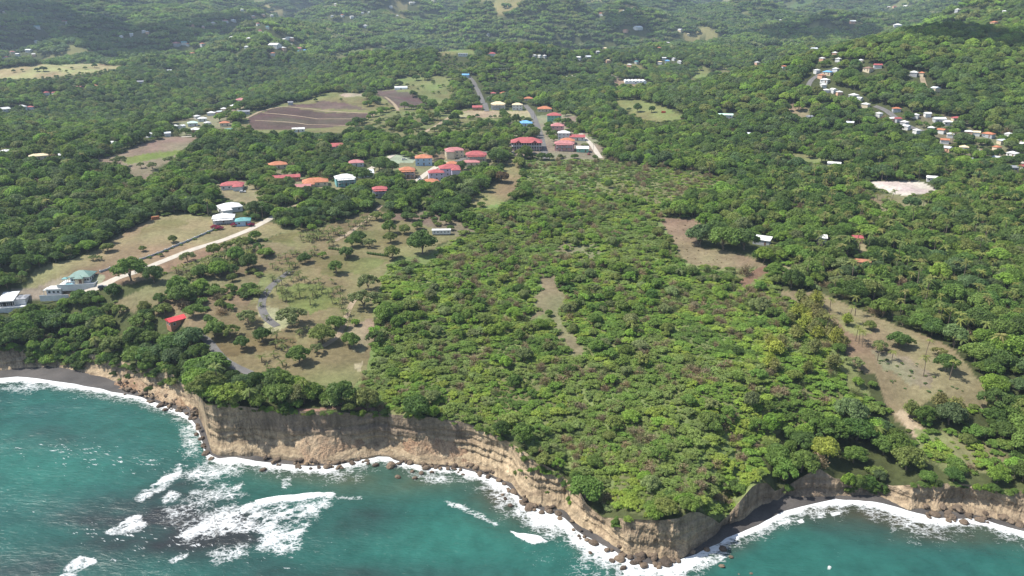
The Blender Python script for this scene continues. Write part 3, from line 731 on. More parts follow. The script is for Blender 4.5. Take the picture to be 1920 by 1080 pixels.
def lobes_crown(rg, R, H, z0, nl, ncards, csize, spread=0.62, lr=(0.36, 0.55), flat=0.8, core=0.84):
    """leaf sprays over a set of uneven lobes that fill the crown"""
    G = Geo()
    C, RAD = [], []
    for k in range(nl):
        a = k * 2.399 + rg.uniform(-0.5, 0.5); q = math.sqrt((k + 0.3) / nl) * spread
        zf = (1 - (q / spread) ** 2 * 0.75) * rg.uniform(0.55, 1.0)
        rad = R * rg.uniform(*lr)
        C.append((R * q * math.cos(a) * 1.25, R * q * math.sin(a) * 1.25, z0 + (H - z0) * (0.25 + 0.5 * zf))); RAD.append(rad)
    C = np.array(C); RAD = np.array(RAD)
    per = max(4, int(ncards / nl))
    for c, rad in zip(C, RAD):
        v, f = ICO1
        G.add(c + v * rad * core * np.array((1, 1, flat)) * (1 + rg.normal(0, 0.10, (len(v), 1))), f, rg.uniform(0.2, 0.7, len(f)))
        D = rg.normal(0, 1, (per * 2, 3)); D[:, 2] = np.abs(D[:, 2] + 0.25) * np.where(rg.random(per * 2) < 0.8, 1, -1)
        D /= np.linalg.norm(D, axis=1)[:, None]
        # tufts: pull the sprays of a lobe together round a few twigs
        tw = D[rg.integers(0, len(D), max(3, per // 9))]
        D2 = D + 1.1 * tw[rg.integers(0, len(tw), len(D))]; D2 /= np.linalg.norm(D2, axis=1)[:, None]
        P = c + D2 * rad * rg.uniform(0.84, 1.16, (len(D), 1)) * np.array((1, 1, flat))
        dist = np.min(np.linalg.norm((P[:, None] - C[None]) / (RAD[None, :, None] * np.array((1, 1, flat))), axis=2), axis=1)
        P, D2 = P[dist > 0.8][:per], D2[dist > 0.8][:per]
        base = rg.uniform(0.15, 0.6)
        cards(G, P, D2 * np.array((1, 1, 1)) + np.array((0, 0, 0.25)), csize, rg, var=np.clip(base + rg.uniform(-0.3, 0.5, len(P)), 0, 1))
    return G, C
def limbs(rg, C, z0, H, r0):
    G = Geo()
    lean = rg.normal(0, 0.25, 2)
    G.tube([(0, 0, -0.6), (lean[0] * 0.3, lean[1] * 0.3, z0 * 0.5), (lean[0], lean[1], z0 + 0.1 * (H - z0))], [r0 * 1.3, r0, r0 * 0.75], 7)
    for c in C[:6]:
        s = np.array((lean[0] * 0.7, lean[1] * 0.7, z0 * 0.75)); m = (s + c) / 2 + rg.normal(0, 0.2, 3)
        G.tube([s, m, c], [r0 * 0.55, r0 * 0.38, r0 * 0.15], 5)
    return G
PROTO = {}          # name -> dict(parts=[(name, mesh)], whole=mesh, R=crown radius, H=height)
def reg(name, crown, trunk, R, H, pn=('crown', 'trunk')):
    cm = crown.mesh(name + '_' + pn[0], [M_LEAF]); tm = trunk.mesh(name + '_' + pn[1], [M_BARK])
    G = Geo(); G.v = crown.v + trunk.v; G.n = crown.n + trunk.n
    G.f = crown.f + (np.array([0]).tolist() and [[i + crown.n for i in f] for f in trunk.f]); G.var = crown.var + trunk.var
    wm = G.mesh(name + '_whole', [M_LEAF, M_BARK], [0] * len(crown.f) + [1] * len(trunk.f))
    PROTO[name] = dict(parts=[(pn[0], cm), (pn[1], tm)], whole=wm, R=R, H=H)
for k in range(4):      # round shade trees
    rg = np.random.default_rng(100 + k); R, H, z0 = 4.2, 8.2, 1.4
    G, C = lobes_crown(rg, R, H, z0, 17 + 2 * k, 2100, 0.52, spread=0.7, lr=(0.24, 0.44), flat=0.85, core=0.78)
    reg(f'tree{k}', G, limbs(rg, C, z0, H, 0.26), R, H)
for k in range(2):      # open, feathery trees
    rg = np.random.default_rng(140 + k); R, H, z0 = 4.4, 7.6, 1.6
    G, C = lobes_crown(rg, R, H, z0, 17, 1300, 0.55, spread=0.8, lr=(0.2, 0.34), flat=0.75, core=0.6)
    reg(f'open{k}', G, limbs(rg, C, z0, H, 0.22), R, H)
for k in range(4):      # shrubs
    rg = np.random.default_rng(200 + k); R, H, z0 = 2.4, 3.4, 0.2
    G, C = lobes_crown(rg, R, H, z0, 9 + k, 800, 0.40, spread=0.78, lr=(0.25, 0.48), flat=0.75, core=0.76)
    reg(f'shrub{k}', G, limbs(rg, C, 0.4, H, 0.1), R, H, ('foliage', 'stem'))
for k in range(2):      # leafless grey shrubs: twigs
    rg = np.random.default_rng(240 + k); R, H = 2.5, 3.6
    G, T = Geo(), Geo()
    for i in range(150):
        d = rg.normal(0, 1, 3); d[2] = abs(d[2]) * 0.9 + 0.25; d /= np.linalg.norm(d)
        a = d * np.array((R, R, H)) * rg.uniform(0.25, 0.5); b = d * np.array((R, R, H)) * rg.uniform(0.8, 1.05) + rg.normal(0, 0.25, 3)
        G.tube([a, b], [0.05, 0.02], 3, rg.uniform(0.3, 0.9))
        if i % 3 == 0: cards(G, np.array([b] * 4) + rg.normal(0, 0.35, (4, 3)), np.array([d] * 4), 0.3, rg)
    for i in range(7):
        d = rg.normal(0, 1, 3); d[2] = abs(d[2]) + 0.6; d /= np.linalg.norm(d)
        T.tube([(0, 0, -0.4), d * np.array((R, R, H)) * 0.55], [0.09, 0.05], 4)
    reg(f'bare{k}', G, T, R, H, ('twigs', 'stem'))
def palm(rg, H, L, nf, droop):
    G, T = Geo(), Geo()
    lean = rg.normal(0, 0.06 * H, 2)
    P = [(lean[0] * s * s, lean[1] * s * s, -0.5 + (H + 0.5) * s) for s in np.linspace(0, 1, 7)]
    T.tube(P, np.linspace(0.24, 0.14, 7) * (0.6 + 0.4 * min(1, H / 8)), 7)
    top = np.array(P[-1])
    for i in range(nf):
        a = i * 2.399 + rg.uniform(-0.3, 0.3); el = rg.uniform(-0.25, 1.15) * (1 - 0.2 * droop)
        n = 7; s = np.linspace(0, 1, n); l = L * rg.uniform(0.8, 1.1)
        hx = l * (np.cos(el) * s); hz = l * (np.sin(el) * s - droop * 0.62 * s ** 2.1)
        rad = np.array((math.cos(a), math.sin(a), 0)); side = np.array((-math.sin(a), math.cos(a), 0))
        mid = top + hx[:, None] * rad + hz[:, None] * np.array((0, 0, 1)) + np.array((0, 0, 0.1))
        w = 0.17 * l * np.array((0.25, 0.8, 1, 1, 0.85, 0.6, 0.12)); vv = rg.uniform(0.15, 1)
        for sg in (1, -1):      # leaflets either side hang from the rib, saw-toothed edge
            for q in range(n - 1):
                e0 = mid[q] + sg * side * w[q] - np.array((0, 0, 0.55 * w[q])); e1 = mid[q + 1] + sg * side * w[q + 1] * 0.9 - np.array((0, 0, 0.55 * w[q + 1]))
                tip = (e0 + e1) / 2 + rad * 0.12 * l
                G.add([mid[q], e0, mid[q] * 0.45 + mid[q + 1] * 0.55], [[0, 1, 2]], np.clip(vv + rg.uniform(-0.2, 0.2), 0, 1))
                G.add([mid[q] * 0.55 + mid[q + 1] * 0.45, tip * 0.5 + e0 * 0.5, mid[q + 1]], [[0, 1, 2]], np.clip(vv + rg.uniform(-0.25, 0.2), 0, 1))
    return G, T
for k, (H, L, nf, dr) in enumerate([(8.5, 3.0, 17, 0.9), (11.0, 3.4, 17, 1.0), (6.5, 3.1, 18, 0.8), (2.2, 2.2, 14, 0.75), (1.6, 1.9, 12, 0.65)]):
    rg = np.random.default_rng(300 + k); G, T = palm(rg, H, L, nf, dr)
    reg(f'palm{k}', G, T, L, H + 0.5, ('crown', 'trunk'))
for k in range(2):      # bamboo clumps: arching canes
    rg = np.random.default_rng(340 + k); R, H = 4.5, 8.0; G, T = Geo(), Geo()
    for i in range(70):
        a = rg.uniform(0, 6.283); q = rg.uniform(0.2, 1.0); s = np.linspace(0, 1, 6)
        P = np.stack([np.cos(a) * (0.6 + R * q * s ** 1.8), np.sin(a) * (0.6 + R * q * s ** 1.8), H * (1.25 - 0.4 * q) * (s * 1.25 - 0.5 * q * s ** 3)], 1)
        if i % 2 == 0: T.tube(P[:5], [0.07, 0.06, 0.05, 0.04, 0.02], 3)
        pts = P[2:].repeat(6, 0) + rg.normal(0, 0.45, (24, 3))
        cards(G, pts, np.tile((math.cos(a) * 0.5, math.sin(a) * 0.5, 0.8), (24, 1)), 0.55, rg, asp=2.2)
    reg(f'bamboo{k}', G, T, R, H, ('leaves', 'cane'))
for k in range(4):      # far wood: one patch of several crowns
    rg = np.random.default_rng(400 + k); G = Geo(); T = Geo(); T.tube([(0, 0, -3), (0, 0, 1)], [0.3, 0.3], 3)
    for i in range(11):
        a = i * 2.399; q = math.sqrt((i + 0.4) / 11) * 13
        c = np.array((q * math.cos(a), q * math.sin(a), rg.uniform(2.5, 5.5))) + rg.normal(0, 1.2, 3); rad = rg.uniform(3.2, 5.2)
        v, f = ICO1; G.add(c + v * rad * 0.86 * np.array((1, 1, 0.85)), f, rg.uniform(0.2, 0.6, len(f)))
        D = rg.normal(0, 1, (80, 3)); D[:, 2] = np.abs(D[:, 2]); D /= np.linalg.norm(D, axis=1)[:, None]
        b = rg.uniform(0.1, 0.65)
        cards(G, c + D * rad * rg.uniform(0.85, 1.12, (80, 1)) * np.array((1, 1, 0.85)), D, 1.35, rg, var=np.clip(b + rg.uniform(-0.3, 0.4, 80), 0, 1))
    reg(f'wood{k}', G, T, 15, 8)
NAMES = sorted(PROTO)
IDX = {n: i for i, n in enumerate(NAMES)}
PCOL = bpy.data.collections.new('plant_kinds')
for n in NAMES:
    PCOL.objects.link(bpy.data.objects.new(n, PROTO[n]['whole']))

# ------------------------------------------------------------------ plants: where they grow
GREENS = dict(dark=(0.038,0.082,0.020), mid=(0.062,0.118,0.026), fresh=(0.088,0.160,0.028), olive=(0.080,0.118,0.033), lime=(0.135,0.175,0.034), sage=(0.088,0.124,0.052), straw=(0.185,0.215,0.080), grey=(0.235,0.21,0.14), brown=(0.13,0.105,0.06), palm=(0.075,0.110,0.030), palmy=(0.150,0.190,0.052), blue=(0.052,0.098,0.040))
for k in GREENS: GREENS[k] = np.array(GREENS[k]) * (1.8 if k not in ('grey', 'brown', 'straw', 'palmy') else 1.0) * np.array((1.10, 1.0, 0.86)) + np.array((0.016, 0.006, 0.004))
def tints(names, w, n, rg):
    w = np.array(w, float); ch = rg.choice(len(names), n, p=w / w.sum())
    c = np.array([GREENS[k] for k in names])[ch]
    return c * rg.uniform(0.8, 1.22, (n, 1)) * rg.uniform(0.93, 1.07, (n, 3))
def jitter_grid(r0, r1, step, rg, amax=R_(44)):
    xm = r1 * math.sin(amax)
    gx = np.arange(-xm, xm, step); gy = np.arange(r0 * math.cos(amax), r1, step)
    x, y = np.meshgrid(gx, gy); x = x + rg.uniform(-0.48, 0.48, x.shape) * step; y = y + rg.uniform(-0.48, 0.48, y.shape) * step
    x, y = x.ravel(), y.ravel(); r = np.hypot(x, y); a = np.arctan2(x, y)
    k = (r >= r0) & (r < r1) & (np.abs(a) < amax) & (r > r_rim(a) + 0.6 + 1.8 * ((a > R_(20)) & (a < R_(29))))
    return x[k], y[k]
PL = dict(x=[], y=[], z=[], s=[], sp=[], tint=[], rot=[], cat=[])
def keeps_view(x, y, h, k=0.75):
    """False where a plant of height h would stand in front of open ground"""
    r = np.hypot(x, y); f = 1 + k * h / np.maximum(CAM_H - gz(x, y), 25)
    ok = np.ones(len(x), bool)
    for q_ in (0.5, 1.0):
        g = 1 + (f - 1) * q_
        ok &= PD[lookup(x * g, y * g)] >= 0.15
    return ok
def put(x, y, s, sp, tint, cat, z=None):
    n = len(x)
    if n == 0: return
    PL['x'].append(x); PL['y'].append(y); PL['z'].append(gz(x, y) if z is None else z); PL['s'].append(np.broadcast_to(s, n))
    PL['sp'].append(np.broadcast_to(sp, n)); PL['tint'].append(tint); PL['cat'].append(np.full(n, cat)); PL['rot'].append(rng.uniform(0, 6.283, n))
PNAME = [p[0] for p in POLYS] + ['none']
PD = np.array([p[3] for p in POLYS] + [1.0])
SCRUBBY = np.array([n in ('scrub', 'low_scrub', 'thin_scrub', 'path_scrub', 'slope_bare', 'strip') for n in PNAME])
def pick(kind, n): return np.array([IDX[f'{kind[0]}{k}'] for k in rng.integers(0, kind[1], n)])
AVOID = []          # (x, y, r) houses and roads keep trees away
def clear_of(x, y, extra=0.0):
    ok = np.ones(len(x), bool)
    if AVOID:
        A = np.array(AVOID)
        order = np.argsort(y); ys = y[order]
        for ax, ay, ar in A:
            lo, hi = np.searchsorted(ys, (ay - ar - extra, ay + ar + extra))
            ii = order[lo:hi]
            ok[ii] &= (x[ii] - ax) ** 2 + (y[ii] - ay) ** 2 > (ar + extra) ** 2
    return ok

ISLES = []          # single trees with their own label: filled in below, after the buildings

def scatter():
    # 1 scrub above the cliff
    x, y = jitter_grid(150, 720, 2.05, rng)
    k = lookup(x, y); m = SCRUBBY[k] & (rng.random(len(x)) < PD[k]) & clear_of(x, y, 1.0)
    x, y, k = x[m], y[m], k[m]
    pt = fbm(x / 45, y / 45, 701, 3); pt2 = fbm(x / 20, y / 20, 711, 3)
    u = rng.random(len(x))
    low = np.array([PNAME[i] in ('low_scrub', 'strip') for i in k])
    kv = keeps_view(x, y, 3.0); kv = kv | (rng.random(len(kv)) < 0.12)
    x, y, k, pt, pt2, u, low = (q_[kv] for q_ in (x, y, k, pt, pt2, u, low))
    treeish = (u < 0.022 + 0.05 * (pt > 0.15)) & ~low
    bare = ~treeish & (rng.random(len(x)) < np.where(pt2 > 0.2, 0.16, 0.025))
    sh = ~treeish & ~bare
    n = treeish.sum(); put(x[treeish], y[treeish], rng.uniform(0.4, 0.78, n), np.where(rng.random(n) < 0.6, pick(('tree', 4), n), pick(('open', 2), n)), tints(['dark', 'mid', 'fresh', 'sage', 'olive'], [1, 4, 3, 3, 2], n, rng) * 1.1, 'tree')
    n = bare.sum(); put(x[bare], y[bare], rng.uniform(0.6, 1.1, n), pick(('bare', 2), n), tints(['grey', 'sage'], [3, 1], n, rng), 'bare')
    n = sh.sum(); xs, ys = x[sh], y[sh]
    PAL = np.array([GREENS[k_] for k_ in ('dark', 'mid', 'fresh', 'lime', 'olive', 'sage', 'olive', 'mid')])
    def blend_pal(v):                                   # neighbours share a tone: stands of one kind of shrub
        v = np.clip(v, 0, 0.9999) * (len(PAL) - 1); k_ = v.astype(int); f_ = (v - k_)[:, None]
        return PAL[k_] * (1 - f_) + PAL[k_ + 1] * f_
    tv = 0.5 + 0.85 * fbm(xs / 19, ys / 19, 751, 3) + 0.20 * fbm(xs / 70, ys / 70, 753, 2) + rng.normal(0, 0.09, n)
    c_ = blend_pal(tv) * rng.uniform(0.82, 1.2, (n, 1)) * rng.uniform(0.95, 1.05, (n, 3)) * np.array((1.08, 1.16, 1.08))
    c_ = 0.7 * c_ + 0.3 * c_.mean(0)
    put(xs, ys, (0.30 + 0.80 * rng.random(n) ** 2.6) * np.where(low[sh], 0.75, 1), pick(('shrub', 4), n), c_, 'shrub')
    # 2 woodland out to 800 m
    x, y = jitter_grid(150, 800, 4.6, rng)
    k = lookup(x, y); m = ~SCRUBBY[k] & (rng.random(len(x)) < PD[k]) & clear_of(x, y, 2.6)
    x, y, k = x[m], y[m], k[m]
    kv = keeps_view(x, y, 7.0)
    lo_ = ~kv & (PD[k] > 0.5); n = lo_.sum()             # low bushes where a tall tree would not stand before open ground
    put(x[lo_], y[lo_], rng.uniform(0.45, 0.85, n), pick(('shrub', 4), n), tints(['mid', 'olive', 'fresh', 'dark'], [3, 3, 2, 1], n, rng), 'shrub')
    x, y, k = x[kv], y[kv], k[kv]
    U_, V_, _ = project(x, y, gz(x, y))
    pt = fbm(x / 70, y / 70, 721, 3); u = rng.random(len(x))
    rightside = smooth(1380, 1560, U_) * smooth(720, 640, V_) * smooth(280, 360, V_)
    pal = u < 0.24 * rightside + 0.02
    n = pal.sum(); put(x[pal], y[pal], rng.uniform(0.75, 1.1, n), pick(('palm', 3), n), tints(['palm', 'palmy', 'straw'], [3, 4, 1], n, rng), 'palm')
    bare = ~pal & (u > 0.955); n = bare.sum(); put(x[bare], y[bare], rng.uniform(1.0, 1.6, n), pick(('bare', 2), n), tints(['grey', 'sage'], [2, 1], n, rng), 'bare')
    sparse = (PD[k] < 0.99)
    sh = ~pal & ~bare & (rng.random(len(x)) < np.where(sparse, 0.5, 0.22)); n = sh.sum()
    put(x[sh], y[sh], rng.uniform(0.7, 1.4, n), pick(('shrub', 4), n), tints(['mid', 'dark', 'olive', 'fresh', 'sage'], [3, 2, 3, 2, 1], n, rng), 'shrub')
    tr = ~pal & ~bare & ~sh
    for lo, hi, names, w in ((-9, 0.0, ['dark', 'mid', 'blue', 'fresh'], [5, 4, 2, 1]), (0.0, 9, ['mid', 'dark', 'fresh', 'olive', 'sage'], [4, 2, 3, 2, 1])):
        q = tr & (pt > lo) & (pt <= hi); n = q.sum()
        put(x[q], y[q], 0.5 + 0.85 * rng.random(n) ** 1.5, np.where(rng.random(n) < 0.82, pick(('tree', 4), n), pick(('open', 2), n)), tints(names, w, n, rng), 'tree')
    # straw-coloured bamboo between scrub and the right-hand clearing
    P = hit(np.r_[rng.uniform(1440, 1590, 34), rng.uniform(1705, 1800, 5), rng.uniform(1490, 1560, 12)], np.r_[rng.uniform(575, 705, 34), rng.uniform(765, 800, 5), rng.uniform(570, 640, 12)])
    kk = lookup(P[:, 0], P[:, 1]); m = np.array([PNAME[i] != 'clearing_right' for i in kk]); P = P[m]; n = len(P)
    put(P[:, 0], P[:, 1], rng.uniform(0.5, 0.85, n), pick(('bamboo', 2), n), tints(['straw', 'lime', 'olive'], [4, 2, 1], n, rng), 'bamboo')
    # 3 trees from 800 m to 1.5 km
    x, y = jitter_grid(800, 1500, 7.4, rng, R_(42))
    k = lookup(x, y); m = (rng.random(len(x)) < PD[k]) & clear_of(x, y, 5.5) & ~(glade(x, y) & (rng.random(len(x)) < 0.93)); x, y, k = x[m], y[m], k[m]
    pt = fbm(x / 110, y / 110, 731, 3)
    n = len(x); c = np.where((pt > 0.05)[:, None], tints(['mid', 'fresh', 'olive', 'dark'], [4, 3, 2, 2], n, rng), tints(['dark', 'mid', 'blue', 'olive'], [4, 3, 2, 1], n, rng))
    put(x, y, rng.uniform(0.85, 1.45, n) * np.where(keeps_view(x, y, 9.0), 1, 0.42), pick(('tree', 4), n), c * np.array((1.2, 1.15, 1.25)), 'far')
    # 4 wood on the hills: patches of crowns
    x, y = jitter_grid(1500, 3300, 17.0, rng, R_(42)); x2, y2 = jitter_grid(3300, 6500, 26.0, rng, R_(41))
    s = np.r_[rng.uniform(0.75, 1.2, len(x)), rng.uniform(1.1, 1.7, len(x2))]; x = np.r_[x, x2]; y = np.r_[y, y2]
    k = lookup(x, y); m = (rng.random(len(x)) < PD[k]) & clear_of(x, y, 8.5) & ~(glade(x, y) & (rng.random(len(x)) < 0.93)); x, y, s = x[m], y[m], s[m]
    pt = fbm(x / 260, y / 260, 741, 4); n = len(x)
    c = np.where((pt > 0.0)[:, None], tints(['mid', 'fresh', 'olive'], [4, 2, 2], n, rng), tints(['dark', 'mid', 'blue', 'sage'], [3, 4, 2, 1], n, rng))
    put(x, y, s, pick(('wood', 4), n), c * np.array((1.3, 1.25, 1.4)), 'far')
    # hedgerows and tree rows between fields and houses
    for pix, step, s0, s1 in [([(712,230),(760,228),(800,233)],7,.6,1),([(790,248),(842,247)],7,.6,1),([(842,254),(900,252),(960,250),(1003,254)],5,.6,1.1),([(850,257),(930,256),(1000,259)],6,.6,1.1),([(805,276),(870,272),(945,271)],4.5,.6,1),([(773,178),(795,190),(815,202)],7,.7,1.2),
       ([(660,240),(712,212),(760,205),(862,202)],7,.7,1.2),([(943,214),(948,224),(945,236)],5,.6,1),([(1030,236),(1034,250),(1036,264)],5,.5,.9),([(1060,232),(1072,244),(1080,250)],6,.6,1),([(1048,278),(1050,290)],4,.5,.8),([(1000,226),(975,240),(965,250)],6,.6,1),
       ([(700,178),(690,186),(706,196),(690,200)],7,.8,1.3),([(735,163),(745,160),(760,162)],7,.6,1),([(880,240),(920,236),(940,240)],8,.5,.8),([(1130,296),(1160,300),(1220,300)],5,.6,1),([(690,283),(700,288),(712,284)],5,.7,1.1),([(745,283),(770,296)],6,.7,1.1),
       ([(860,318),(880,322),(910,318)],5,.6,1),([(820,352),(850,346),(870,338)],5,.5,.9),([(728,340),(745,334),(752,346)],5,.6,1),([(900,338),(925,330),(940,320)],6,.6,1),([(240,498),(300,478)],9,.25,.4),([(560,300),(600,320),(650,322)],7,.7,1.1),
       ([(480,452),(450,462),(420,474)],4,.45,.8),([(300,600),(340,590),(400,612)],5,.5,.8),([(40,598),(100,584),(140,572),(180,562),(225,550),(262,541),(300,529)],3.6,.6,1.0),([(120,588),(160,577),(210,562),(250,550)],4.5,.6,.95),([(195,612),(215,600),(260,596),(290,585)],5,.5,.9),([(300,572),(330,560),(400,552),(470,548)],4.5,.4,.75),([(380,545),(430,556),(480,552)],5,.4,.7)]:
        C = resample(hit(*np.array(pix, float).T)[:, :2], step); C = C + rng.normal(0, step * 0.3, C.shape); C = C[clear_of(C[:, 0], C[:, 1], 0.5)]; n = len(C)
        put(C[:, 0], C[:, 1], rng.uniform(s0, s1, n), pick(('tree', 4), n), tints(['dark', 'mid', 'fresh', 'olive'], [3, 3, 1, 1], n, rng), 'tree')
    # 5 trees clinging to the cliff in the left bay and beside the right beach
    def cling(u0, u1, s0, s1, n, sc):
        u = rng.uniform(u0, u1, n); a = np.arctan((u - 960) / (F_PX * 0.838)); s = rng.uniform(s0, s1, n)
        X_, Y_, Z_ = cliff_point(a, s)
        kd = rng.random(n) < 0.45
        put(X_[kd], Y_[kd], rng.uniform(0.5, 0.85, kd.sum()) * sc, pick(('tree', 4), kd.sum()), tints(['dark', 'mid', 'fresh'], [3, 3, 2], kd.sum(), rng), 'tree', Z_[kd] - 0.8)
        kd = ~kd; put(X_[kd], Y_[kd], rng.uniform(0.6, 1.2, kd.sum()) * sc, pick(('shrub', 4), kd.sum()), tints(['mid', 'olive', 'dark', 'sage'], [3, 2, 2, 1], kd.sum(), rng), 'shrub', Z_[kd] - 0.4)
    cling(0, 128, 0.0, 0.10, 22, 0.7); cling(128, 215, 0.0, 0.75, 52, 1.0); cling(215, 380, 0.0, 0.4, 40, 0.9); cling(240, 370, 0.3, 0.8, 10, 0.55)
    cling(400, 700, 0.0, 0.06, 26, 0.5); cling(700, 960, 0, 0.05, 18, 0.45); cling(960, 1180, 0.0, 0.25, 26, 0.45); cling(960, 1100, 0.3, 0.7, 7, 0.35)
    cling(1462, 1485, 0, 0.4, 6, 0.5); cling(1580, 1660, 0.0, 0.7, 26, 0.7); cling(1700, 1920, 0.0, 0.12, 26, 0.5)

# ------------------------------------------------------------------ roads and tracks: thin ribbons laid on the land
M_ASPHALT = paint('asphalt', (0.13, 0.125, 0.12), 0.9, 0.1, 0.15, 0.3)
M_CONCRETE = paint('pale_concrete', (0.42, 0.38, 0.32), 0.9, 0.1, 0.12, 0.3)
M_DIRT = paint('dirt_track', (0.27, 0.215, 0.15), 0.95, 0.05, 0.2, 0.2)
def resample(P, step):
    P = np.asarray(P, float); L = np.r_[0, np.cumsum(np.hypot(*np.diff(P[:, :2], axis=0).T))]
    n = max(2, int(L[-1] / step)); s = np.linspace(0, L[-1], n)
    return np.stack([np.interp(s, L, P[:, 0]), np.interp(s, L, P[:, 1])], 1)
def smooth_line(P, k=5):
    for _ in range(k):
        Q = P.copy(); Q[1:-1] = 0.25 * P[:-2] + 0.5 * P[1:-1] + 0.25 * P[2:]; P = Q
    return P
def ribbon(name, pix, width, mat, label, cat='road', lift=0.10, trees_off=1.2):
    P = hit(*np.array(pix, float).T)[:, :2]
    far = np.hypot(*P.T).mean()
    step = max(1.5, far / 250)
    C = smooth_line(resample(P, step), 6)
    d = np.gradient(C, axis=0); d /= np.linalg.norm(d, axis=1)[:, None]; n = np.stack([-d[:, 1], d[:, 0]], 1)
    w = width * (1 + 0.08 * fbm(np.arange(len(C)) / 4.0, np.zeros(len(C)), 5, 2))[:, None] / 2
    lift = max(lift, far / 3000)
    rows = []
    for q in (-1, -0.5, 0, 0.5, 1):
        E = C + n * w * q; rows.append(np.c_[E, gz(E[:, 0], E[:, 1]) + lift - (0.05 if abs(q) == 1 else 0)])
    o = obj(name, grid_mesh(name, np.stack(rows), [mat]))
    tag(o, label, cat, kind='structure')
    for c in C[::2]: AVOID.append((c[0], c[1], width / 2 + trees_off))
    return o
ribbon('road', [(150,553),(200,533),(250,512),(300,492),(360,468),(420,450),(470,430),(492,418),(520,403),(545,393),(568,384)], 4.6, M_CONCRETE, 'pale concrete road climbing past the white villas')
ribbon('road', [(1024,298),(1020,283),(1015,262),(1007,235),(997,210),(985,197)], 6.0, M_ASPHALT, 'grey asphalt road through the middle of the village')
ribbon('road', [(913,209),(905,190),(897,172),(891,158),(878,143)], 6.0, M_ASPHALT, 'grey road leaving the large white house uphill')
ribbon('road', [(1126,297),(1118,285),(1110,272),(1095,258),(1088,250)], 4.5, M_CONCRETE, 'pale lane beside the small green house')
ribbon('road', [(768,352),(780,341),(800,325),(822,310),(835,303)], 5.0, M_CONCRETE, 'pale street between the red roofed houses')
ribbon('road', [(680,322),(700,314),(722,300),(738,290)], 4.5, M_CONCRETE, 'pale lane by the blue roofed house')
ribbon('road', [(856,303),(880,293),(900,285),(930,287)], 5, M_ASPHALT, 'grey lane behind the large red roofed house')
ribbon('driveway', [(363,626),(378,630),(392,640),(402,655),(420,675),(445,690),(470,700)], 3.4, M_ASPHALT, 'grey driveway below the bright red roof', 'driveway')
ribbon('driveway', [(520,612),(500,598),(490,578),(492,560),(505,540),(525,522),(545,508)], 3.6, M_ASPHALT, 'grey driveway winding between young palms', 'driveway')
ribbon('path', [(605,650),(630,635),(645,610),(652,585),(662,565),(680,545)], 2.6, M_DIRT, 'sandy footpath along the scrub edge', 'path')
ribbon('path', [(628,452),(650,440),(672,425),(692,408),(708,392),(715,385)], 2.8, M_DIRT, 'sandy track lined with palms', 'path')
ribbon('path', [(790,252),(815,238),(840,222),(862,208)], 4.0, M_DIRT, 'dirt track crossing the green fields', 'path')
ribbon('path', [(747,208),(740,196),(728,186),(722,182)], 3.6, M_DIRT, 'dirt track beside the upper ploughed field', 'path')
ribbon('path', [(462,222),(485,210),(528,200),(600,207),(706,213)], 3.2, M_DIRT, 'pale headland track above the ploughed field', 'path')
ribbon('path', [(492,212),(560,218),(690,223)], 2.6, M_DIRT, 'upper pale track across the ploughed field', 'path')
ribbon('path', [(478,226),(560,231),(648,236)], 2.6, M_DIRT, 'lower pale track across the ploughed field', 'path')
ribbon('path', [(706,213),(680,226),(660,234)], 3.0, M_DIRT, 'pale track down the end of the ploughed field', 'path')
ribbon('road', [(1028,146),(1060,144),(1090,142),(1110,140)], 6, M_CONCRETE, 'pale road among trees below the hill houses')
ribbon('road', [(1640,199),(1660,206),(1678,220),(1700,236),(1730,246)], 5.5, M_ASPHALT, 'grey road through the right hillside village')
ribbon('road', [(1515,163),(1519,150),(1535,140),(1560,131)], 5.5, M_ASPHALT, 'grey road by the blue roofed shop')
ribbon('road', [(1880,293),(1900,299),(1925,307),(1960,315)], 6, M_CONCRETE, 'pale road by the long white building')
ribbon('path', [(1735,164),(1731,155),(1729,145)], 5, M_DIRT, 'steep bare track on the wooded hill', 'path')
ribbon('driveway', [(385,258),(340,257),(395,254),(430,256)][1:], 4, M_CONCRETE, 'pale lane below the row of white houses', 'driveway')
ribbon('path', [(537,392),(548,388),(566,383)], 4, M_DIRT, 'pale dirt patch of track among dark trees', 'path')

# ------------------------------------------------------------------ buildings
PAINT = dict(white=(0.58,0.58,0.56), cream=(0.58,0.50,0.36), grey=(0.36,0.37,0.38), pink=(0.60,0.33,0.31), salmon=(0.58,0.36,0.25), green=(0.20,0.42,0.31), teal=(0.16,0.40,0.40), blue=(0.36,0.48,0.60), lilac=(0.50,0.46,0.54), brown=(0.36,0.19,0.12), yellow=(0.62,0.50,0.22))
ROOFC = dict(red=(0.33,0.085,0.085), pink=(0.38,0.16,0.155), orange=(0.40,0.155,0.08), white=(0.62,0.62,0.60), teal=(0.12,0.31,0.31), green=(0.13,0.22,0.19), blue=(0.14,0.34,0.58), grey=(0.24,0.25,0.27), cream=(0.60,0.50,0.32), brown=(0.20,0.13,0.10), silver=(0.55,0.58,0.60), scarlet=(0.58,0.065,0.075), lightgreen=(0.48,0.66,0.56), rust=(0.34,0.15,0.085))
def wallm(c): return paint('wall_' + c, PAINT[c], 0.85, 0.15, 0.08, 0.5)
def roofm(c): return paint('roof_' + c, ROOFC[c], 0.6, 0.3, 0.22, 0.45)
M_GLASS = paint('window_glass', (0.035, 0.045, 0.055), 0.12, 0.5, 0.05)
M_FRAME = paint('window_frame', (0.62, 0.61, 0.58), 0.6, 0.3, 0.05)
M_DOOR = paint('door_wood', (0.16, 0.09, 0.055), 0.6, 0.3, 0.1)
